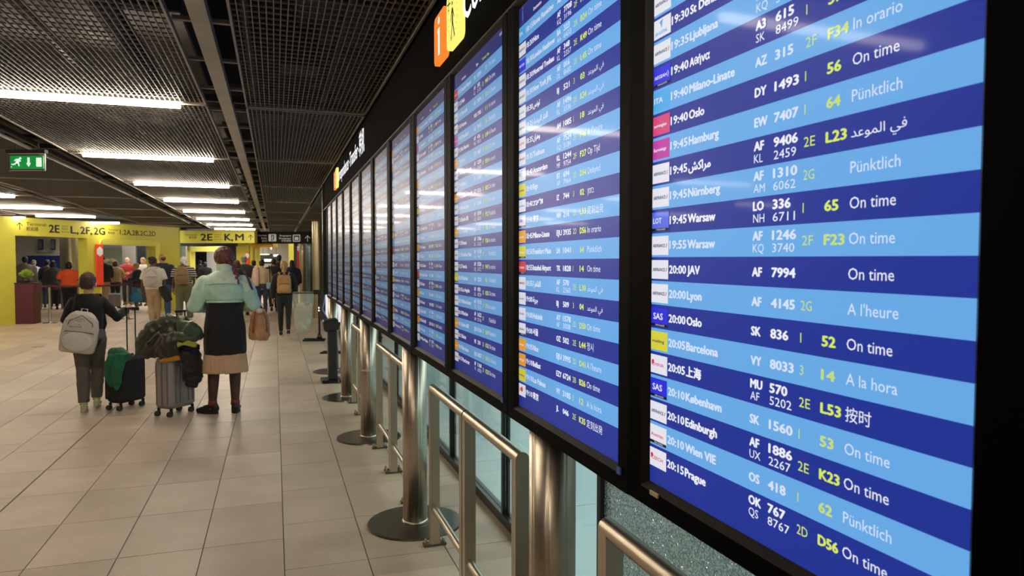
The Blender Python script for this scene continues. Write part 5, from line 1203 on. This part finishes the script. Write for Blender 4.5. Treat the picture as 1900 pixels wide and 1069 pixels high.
gj = garment('puffer_coat', 'green quilted jacket with lime lining hung over the suitcase pull handle', [([P7(332, 602, D_ - .1), P7(345, 610, D_ - .12), P7(362, 618, D_ - .06), P7(374, 625, D_)], [(.05, .06), (.09, .08), (.085, .07), (.025, .03)]), ([P7(338, 618, D_ - .16), P7(336, 630, D_ - .16)], [.075, .07]), ([P7(352, 622, D_ - .12), P7(356, 632, D_ - .1)], [.085, .07])], PUG, .009, .010, (16, 16, 6), 8, quilt=((.9, 0, .25), .11, .008))
garment('', '', [([P7(328, 640, D_ - .22), P7(345, 637, D_ - .22), P7(362, 641, D_ - .16)], [(.022, .030), (.024, .034), (.020, .026)])], LIM, .008, .005, (14, 14, 14), 2, part='lining', parent=gj)
garment('puffer_coat', 'black quilted coat hanging down the side of the grey suitcase', [([P7(350, 640, D_ - .05), P7(352, 668, D_ - .02), P7(355, 700, D_), P7(352, 718, D_)], [(.085, .07), (.10, .075), (.10, .07), (.05, .04)]), ([P7(344, 650, D_ - .1), P7(346, 690, D_ - .08)], [.07, .06])], PUB, .009, .008, (7, 7, 22), 4, quilt=((0, 0, 1), .085, .014))
garment('shirt', 'yellow garment squeezed between the coats and the grey suitcase', [([P7(296, 668, D_ - .1), P7(315, 662, D_ - .12), P7(335, 660, D_ - .1)], [(.04, .035), (.05, .05), (.045, .04)]), ([P7(292, 668, D_), P7(288, 684, D_ + .02), P7(287, 700, D_ + .05)], [.026, .016, .01])], YLW, .008, .008, (14, 14, 14), 5, 'shirt')
# ================================================================= THE CROWD FARTHER AWAY
SH = (BSH, SOLK)
def who(label, px, d, H, turn=0, **k):
    p = at(px, d); p.z = 0
    return person(label, p, facing(p) + R(turn), H, far=d > 16.5, **k)
walk = ((-.08, -.20, .06), (.08, .20, 0)); walk2 = ((-.08, .20, 0), (.08, -.20, .06)); stand = ((-.09, 0, 0), (.09, .03, 0))
fold_ = (((-.26, .02, 1.13), (-.12, .24, 1.12)), ((.26, .02, 1.13), (.12, .24, 1.12)))
bw = who('woman with a blond ponytail in black, walking away with a tan square backpack', 527, 15.2, 1.62, skin='l', feet=walk2, top=(BLKC, .86, .97, .028, 1.46, 'jacket'), bottom=('trousers', CL('leggings_dark', (26, 34, 32)), .006, .004), hair=('ponytail', BLO), shoe=(BSH, SOLE), w=1.05)
backpack('tan square backpack with two front pockets on the woman in black', bw, 1.20, .30, .40, .14, mat('canvas_tan', (176, 132, 84), .8, bump=.2), mat('canvas_tan_light', (188, 146, 98), .8), 'square')
be = who('woman in a beige jumper with a pale pink coat over one shoulder', 486, 20.7, 1.68, skin='l', feet=stand, top=(BEI, .95, .97, .03, 1.46, 'jumper'), bottom=('trousers', JEAN, .008, .006), hair=('short', BLH), shoe=(WSH, SOLE), w=1.08)
t = garment('draped_coat', 'pale pink coat carried over the shoulder of the woman in beige', [([be.location + Vector((-.16, -.14, 1.44)), be.location + Vector((-.17, -.18, 1.2)), be.location + Vector((-.15, -.18, .92))], [(.08, .05), (.09, .04), (.07, .03)]), ([be.location + Vector((-.16, .1, 1.42)), be.location + Vector((-.16, -.1, 1.47))], [.05, .05])], CL('cloth_pink_pale', (222, 186, 172)), .014, .008, (12, 12, 6)); t['group'] = 'garments carried by travellers'
def satchel(label, p, off, size, m, cat='bag', strap=None):
    t = thing('shoulder_bag', label, cat, p.location, p.rotation_euler.z); b = MB(); b.box(off, size, bev=min(size) * .35); me = remeshed(b, .012, 2, 'body'); folds(me, .006, (10, 10, 10), 3); obj_of(me, 'body', m, t)
    q = MB(); o = Vector(off); q.tube([o + Vector((0, -size[1] * .4, size[2] * .4)), o + Vector((-.02 if off[0] > 0 else .02, 0, size[2] * .5 + (strap or .18))), o + Vector((0, size[1] * .4, size[2] * .4))], [(.012, .005)] * 3, n=8); q.build('strap', mat('bag_strap_dark', (50, 44, 42), .6), t)
satchel('light blue shoulder bag at the hip of the woman in beige', be, (.22, -.1, .93), (.20, .10, .20), mat('bag_blue', (140, 168, 190), .6), strap=.5)
cm = who('man in a white headcloth and striped T-shirt, a khaki backpack on his back', 341, 18.9, 1.76, skin='d', feet=((-.12, 0, 0), (.14, .05, 0)), top=(None, .95, .42, .035, 1.46, 'striped_shirt'), bottom=('trousers', OLV, .034, .030), hair=('short', CL('bandana_white', (226, 216, 214), .6)), shoe=(WSH, SOLE), w=1.12)
ST = bpy.data.materials.new('shirt_stripes'); ST.use_nodes = True; nt = ST.node_tree; tc = nt.nodes.new('ShaderNodeTexCoord'); sp = nt.nodes.new('ShaderNodeSeparateXYZ'); mm = nt.nodes.new('ShaderNodeMath'); mm.operation = 'PINGPONG'; mm.inputs[1].default_value = .028; g_ = nt.nodes.new('ShaderNodeMath'); g_.operation = 'GREATER_THAN'; g_.inputs[1].default_value = .017; mx = nt.nodes.new('ShaderNodeMix'); mx.data_type = 'RGBA'; mx.inputs[6].default_value = srgb(28, 28, 40); mx.inputs[7].default_value = srgb(200, 194, 190)
nt.links.new(tc.outputs['Object'], sp.inputs[0]); nt.links.new(sp.outputs[2], mm.inputs[0]); nt.links.new(mm.outputs[0], g_.inputs[0]); nt.links.new(g_.outputs[0], mx.inputs[0]); nt.links.new(mx.outputs[2], nt.nodes['Principled BSDF'].inputs['Base Color']); nt.nodes['Principled BSDF'].inputs['Roughness'].default_value = .9
for c in cm.children:
    if c.name.startswith('striped_shirt'): c.data.materials.clear(); c.data.materials.append(ST)
    if c.name.startswith('hair'): c.name = 'headcloth'
m = MB(); hc = Vector((0, -.06, 1.60)); m.tube([hc + Vector((0, -.03, -.01)), hc + Vector((.02, -.05, -.07)), hc + Vector((.03, -.045, -.13))], [(.03, .02), (.035, .015), (.015, .008)], n=10); m.build('cloth_tail', MATS['bandana_white'], cm)
backpack('khaki daypack on the back of the man in the white headcloth', cm, 1.22, .34, .46, .17, mat('canvas_khaki', (146, 124, 84), .8, bump=.2), mat('canvas_khaki_dark', (128, 108, 70), .8), dx=-.05)
wt = who('woman in a white T-shirt and khaki trousers with a pale grey rucksack', 285, 17.3, 1.74, skin='d', feet=((-.05, -.05, .02), (.06, .12, 0)), top=(WHT, .90, .42, .03, 1.46, 'tee_shirt'), bottom=('trousers', KHK, .014, .016), hair=('bun', BLH), shoe=(WSH, SOLE), head=(-40, 0))
backpack('pale grey rucksack on the woman in the white T-shirt', wt, 1.22, .33, .44, .15, mat('rucksack_grey', (190, 182, 172), .7, bump=.2), mat('rucksack_grey2', (168, 160, 152), .7), dx=-.06)
t = garment('draped_jacket', 'black jacket hanging from the arm of the woman in the white T-shirt', [([at(300, 17.2, 1.02), at(306, 17.2, .86), at(314, 17.2, .66)], [(.08, .05), (.12, .05), (.08, .03)])], BLKC, .014, .01, (9, 9, 6)); t['group'] = 'garments carried by travellers'
bm_ = who('big bald man in a dark jacket, jeans and tan boots', 301, 19.6, 1.84, skin='m', feet=((-.12, 0, 0), (.12, .05, 0)), top=(NVC, .88, .97, .045, 1.46, 'jacket'), bottom=('trousers', CL('denim_blue', (52, 80, 128)), .016, .016), hair=('bald', BRO), shoe=(TAN, SOLE), w=1.22, head=(30, 5))
who('person in an orange T-shirt and black trousers behind the belt', 128, 21.6, 1.62, -10, skin='d', feet=stand, arms=fold_, top=(ORG, .92, .45, .05, 1.46, 'tee_shirt'), bottom=('trousers', BLKC, .03, .03), hair=('bob', BLH), shoe=SH, w=1.2)
who('woman in an orange jacket with a cream scarf, black hair in a puff', 160, 23.2, 1.70, 70, skin='d', feet=walk, arms=fold_, top=(CL('cloth_rust', (190, 92, 44)), .9, .97, .04, 1.46, 'jacket'), bottom=('trousers', BLKC, .02, .02), hair=('puff', BLH), shoe=SH,
    extra=lambda r, q: MB().tube([q['T'](.10, 0, 1.43), q['T'](.0, .10, 1.46), q['T'](-.10, 0, 1.47), q['T'](0, -.10, 1.45), q['T'](.10, 0, 1.43)], [.05] * 5, n=12).build('scarf', CL('scarf_cream', (206, 190, 160)), r))
md = who('tall man in black with tan trousers, a cream pillow hood at his neck', 189, 22.0, 1.82, 20, skin='d', feet=stand, arms=fold_, top=(BLKC, .85, .97, .05, 1.46, 'jacket'), bottom=('trousers', KHK, .02, .02), hair=('short', BLH), shoe=SH, w=1.15)
t = thing('neck_pillow', 'cream neck pillow behind the head of the tall man in black', 'pillow', md.location + Vector((.24, -.12, 1.66)), .3)
m = MB(); m.tube([(-.14, 0, -.02), (-.05, -.02, .03), (.06, -.01, .04), (.14, .03, .0)], [.05, .065, .065, .05], n=14); me = remeshed(m, .012, 2, 'cushion'); obj_of(me, 'cushion', CL('plush_cream', (216, 204, 166)), t)
MB().box((0, .0, -.06), (.10, .02, .015), bev=.004).build('fastener', BLKP, t)
tj = who('person in a tan jacket and black trousers standing by a grey case', 214, 24.8, 1.68, 10, skin='m', feet=stand, arms=fold_, top=(TANJ, .9, .97, .04, 1.46, 'jacket'), bottom=('trousers', BLKC, .008, .006), hair=('bob', BRO), shoe=SH)
suitcase('small grey suitcase standing by the person in the tan jacket', (*at(211, 24.4).xy, 0), R(20), .40, .24, .46, GRY if False else mat('case_grey', (128, 126, 130), .4), GRYD, .9)
who('bald man in a red jumper and dark jacket reading', 237, 26.6, 1.80, 165, skin='l', feet=stand, arms=fold_, top=(RED_, .88, .97, .04, 1.46, 'jumper'), bottom=('trousers', BLKC, .02, .02), hair=('bald', GRH), shoe=SH, w=1.1, head=(0, 25))
bj = who('fair-haired youngster in a dark blue jacket facing the queue', 254, 23.8, 1.58, 75, skin='l', feet=stand, arms=fold_, top=(NVC, .82, .97, .05, 1.46, 'jacket'), bottom=('trousers', CL('cloth_greygreen', (98, 104, 88)), .02, .02), hair=('short', BLO), shoe=SH)
t = thing('carrier_bag', 'bright blue carrier bag in front of the fair-haired youngster', 'bag', at(252, 23.4, 0), .2); m = MB(); m.tube([(0, 0, .30), (0, 0, .42), (0, 0, .62), (0, 0, .70)], [(.14, .08), (.17, .10), (.15, .08), (.06, .04)], n=16); me = remeshed(m, .015, 2, 'body'); folds(me, .015, (9, 9, 9), 2); obj_of(me, 'body', mat('bag_bright_blue', (30, 120, 176), .6), t); MB().tube([(-.05, 0, .68), (-.03, 0, .82), (.03, 0, .82), (.05, 0, .68)], [.008] * 4, n=8).build('handle', MATS['bag_bright_blue'], t)
who('blond woman in a pale top half hidden by the big man', 266, 26.2, 1.78, 160, skin='l', feet=stand, arms=fold_, top=(WHT, .9, .97, .03, 1.46, 'jacket'), bottom=('trousers', JEAN, .02, .02), hair=('long', BLO), shoe=SH)
who('small dark-haired person behind the orange T-shirt', 141, 25.5, 1.55, 0, skin='d', feet=stand, top=(DKG, .9, .97, .03, 1.46, 'jacket'), bottom=('trousers', BLKC, .02, .02), hair=('bob', BLH), shoe=SH)
who('person in a grey jacket at the left edge of the first portal opening', 47, 23.6, 1.80, 0, skin='m', feet=stand, top=(GRY, .85, .97, .05, 1.46, 'jacket'), bottom=('trousers', DKG, .02, .02), hair=('short', BLH), shoe=SH, w=1.2)
who('grey-haired person in a white jacket inside the first portal', 63, 26.5, 1.70, -10, skin='l', feet=stand, top=(WHT, .85, .97, .04, 1.46, 'jacket'), bottom=('trousers', DKG, .02, .02), hair=('short', GRH), shoe=SH)
bb = who('person in a navy coat inside the first portal, wearing a black backpack', 88, 25.2, 1.70, 0, skin='m', feet=stand, top=(NVC, .85, .97, .04, 1.46, 'coat'), bottom=('trousers', JEAN, .02, .02), hair=('short', BLH), shoe=SH)
backpack('black backpack on the person in navy inside the first portal', bb, 1.22, .32, .44, .15, BLKC, DKG)
who('dark-coated person with long black hair inside the first portal', 99, 24.0, 1.66, 0, skin='d', feet=stand, top=(DKG, .7, .97, .05, 1.46, 'coat'), bottom=('trousers', BLKC, .02, .02), hair=('long', BLH), shoe=SH)
who('man in a dark grey jacket just past the shoulder of the woman in mint', 453, 21.5, 1.80, 10, skin='l', feet=stand, top=(DKG, .85, .97, .05, 1.46, 'jacket'), bottom=('trousers', BLKC, .02, .02), hair=('short', GRH), shoe=SH, w=1.15)
who('brown-haired person hidden behind the woman in mint', 440, 19.2, 1.66, 0, skin='l', feet=stand, top=(BLKC, .85, .97, .04, 1.46, 'jacket'), bottom=('trousers', BLKC, .02, .02), hair=('bob', BRO), shoe=SH)
who('person in black between the yellow doorway and the woman in beige', 471, 24.5, 1.68, 0, skin='d', feet=stand, top=(BLKC, .85, .97, .05, 1.46, 'jacket'), bottom=('trousers', BLKC, .02, .02), hair=('short', BLH), shoe=SH, w=1.1)
who('broad person in a black padded coat in front of the gallery', 508, 23.0, 1.72, 0, skin='m', feet=walk, top=(BLKC, .80, .97, .07, 1.46, 'coat'), bottom=('trousers', BLKC, .02, .02), hair=('short', BLH), shoe=SH, w=1.25)
who('tall curly-haired person in black in the gallery entrance', 518, 25.2, 1.86, 0, skin='d', feet=stand, top=(BLKC, .85, .97, .05, 1.46, 'coat'), bottom=('trousers', BLKC, .02, .02), hair=('puff', BLH), shoe=SH)
who('person in a navy coat beside the red banner', 542, 24.9, 1.68, 0, skin='l', feet=walk, top=(NVC, .8, .97, .06, 1.46, 'coat'), bottom=('trousers', BLKC, .02, .02), hair=('long', BLH), shoe=SH, w=1.1)
fp = who('distant dark-clad person with a pink bag in the bright passage', 381, 33.5, 1.62, 0, skin='d', feet=walk, top=(BLKC, .85, .97, .05, 1.46, 'coat'), bottom=('trousers', BLKC, .02, .02), hair=('bob', BLH), shoe=SH, w=1.2)
satchel('dusty pink bag carried by the distant person in the passage', fp, (.26, -.1, .85), (.40, .22, .40), mat('bag_pink', (150, 92, 96), .7))
who('farthest person in the bright passage, a dark coat over red trousers', 372, 38.0, 1.72, 0, skin='m', feet=walk2, top=(BLKC, .75, .97, .05, 1.46, 'coat'), bottom=('trousers', RED_, .02, .02), hair=('short', BLH), shoe=SH, w=1.1)
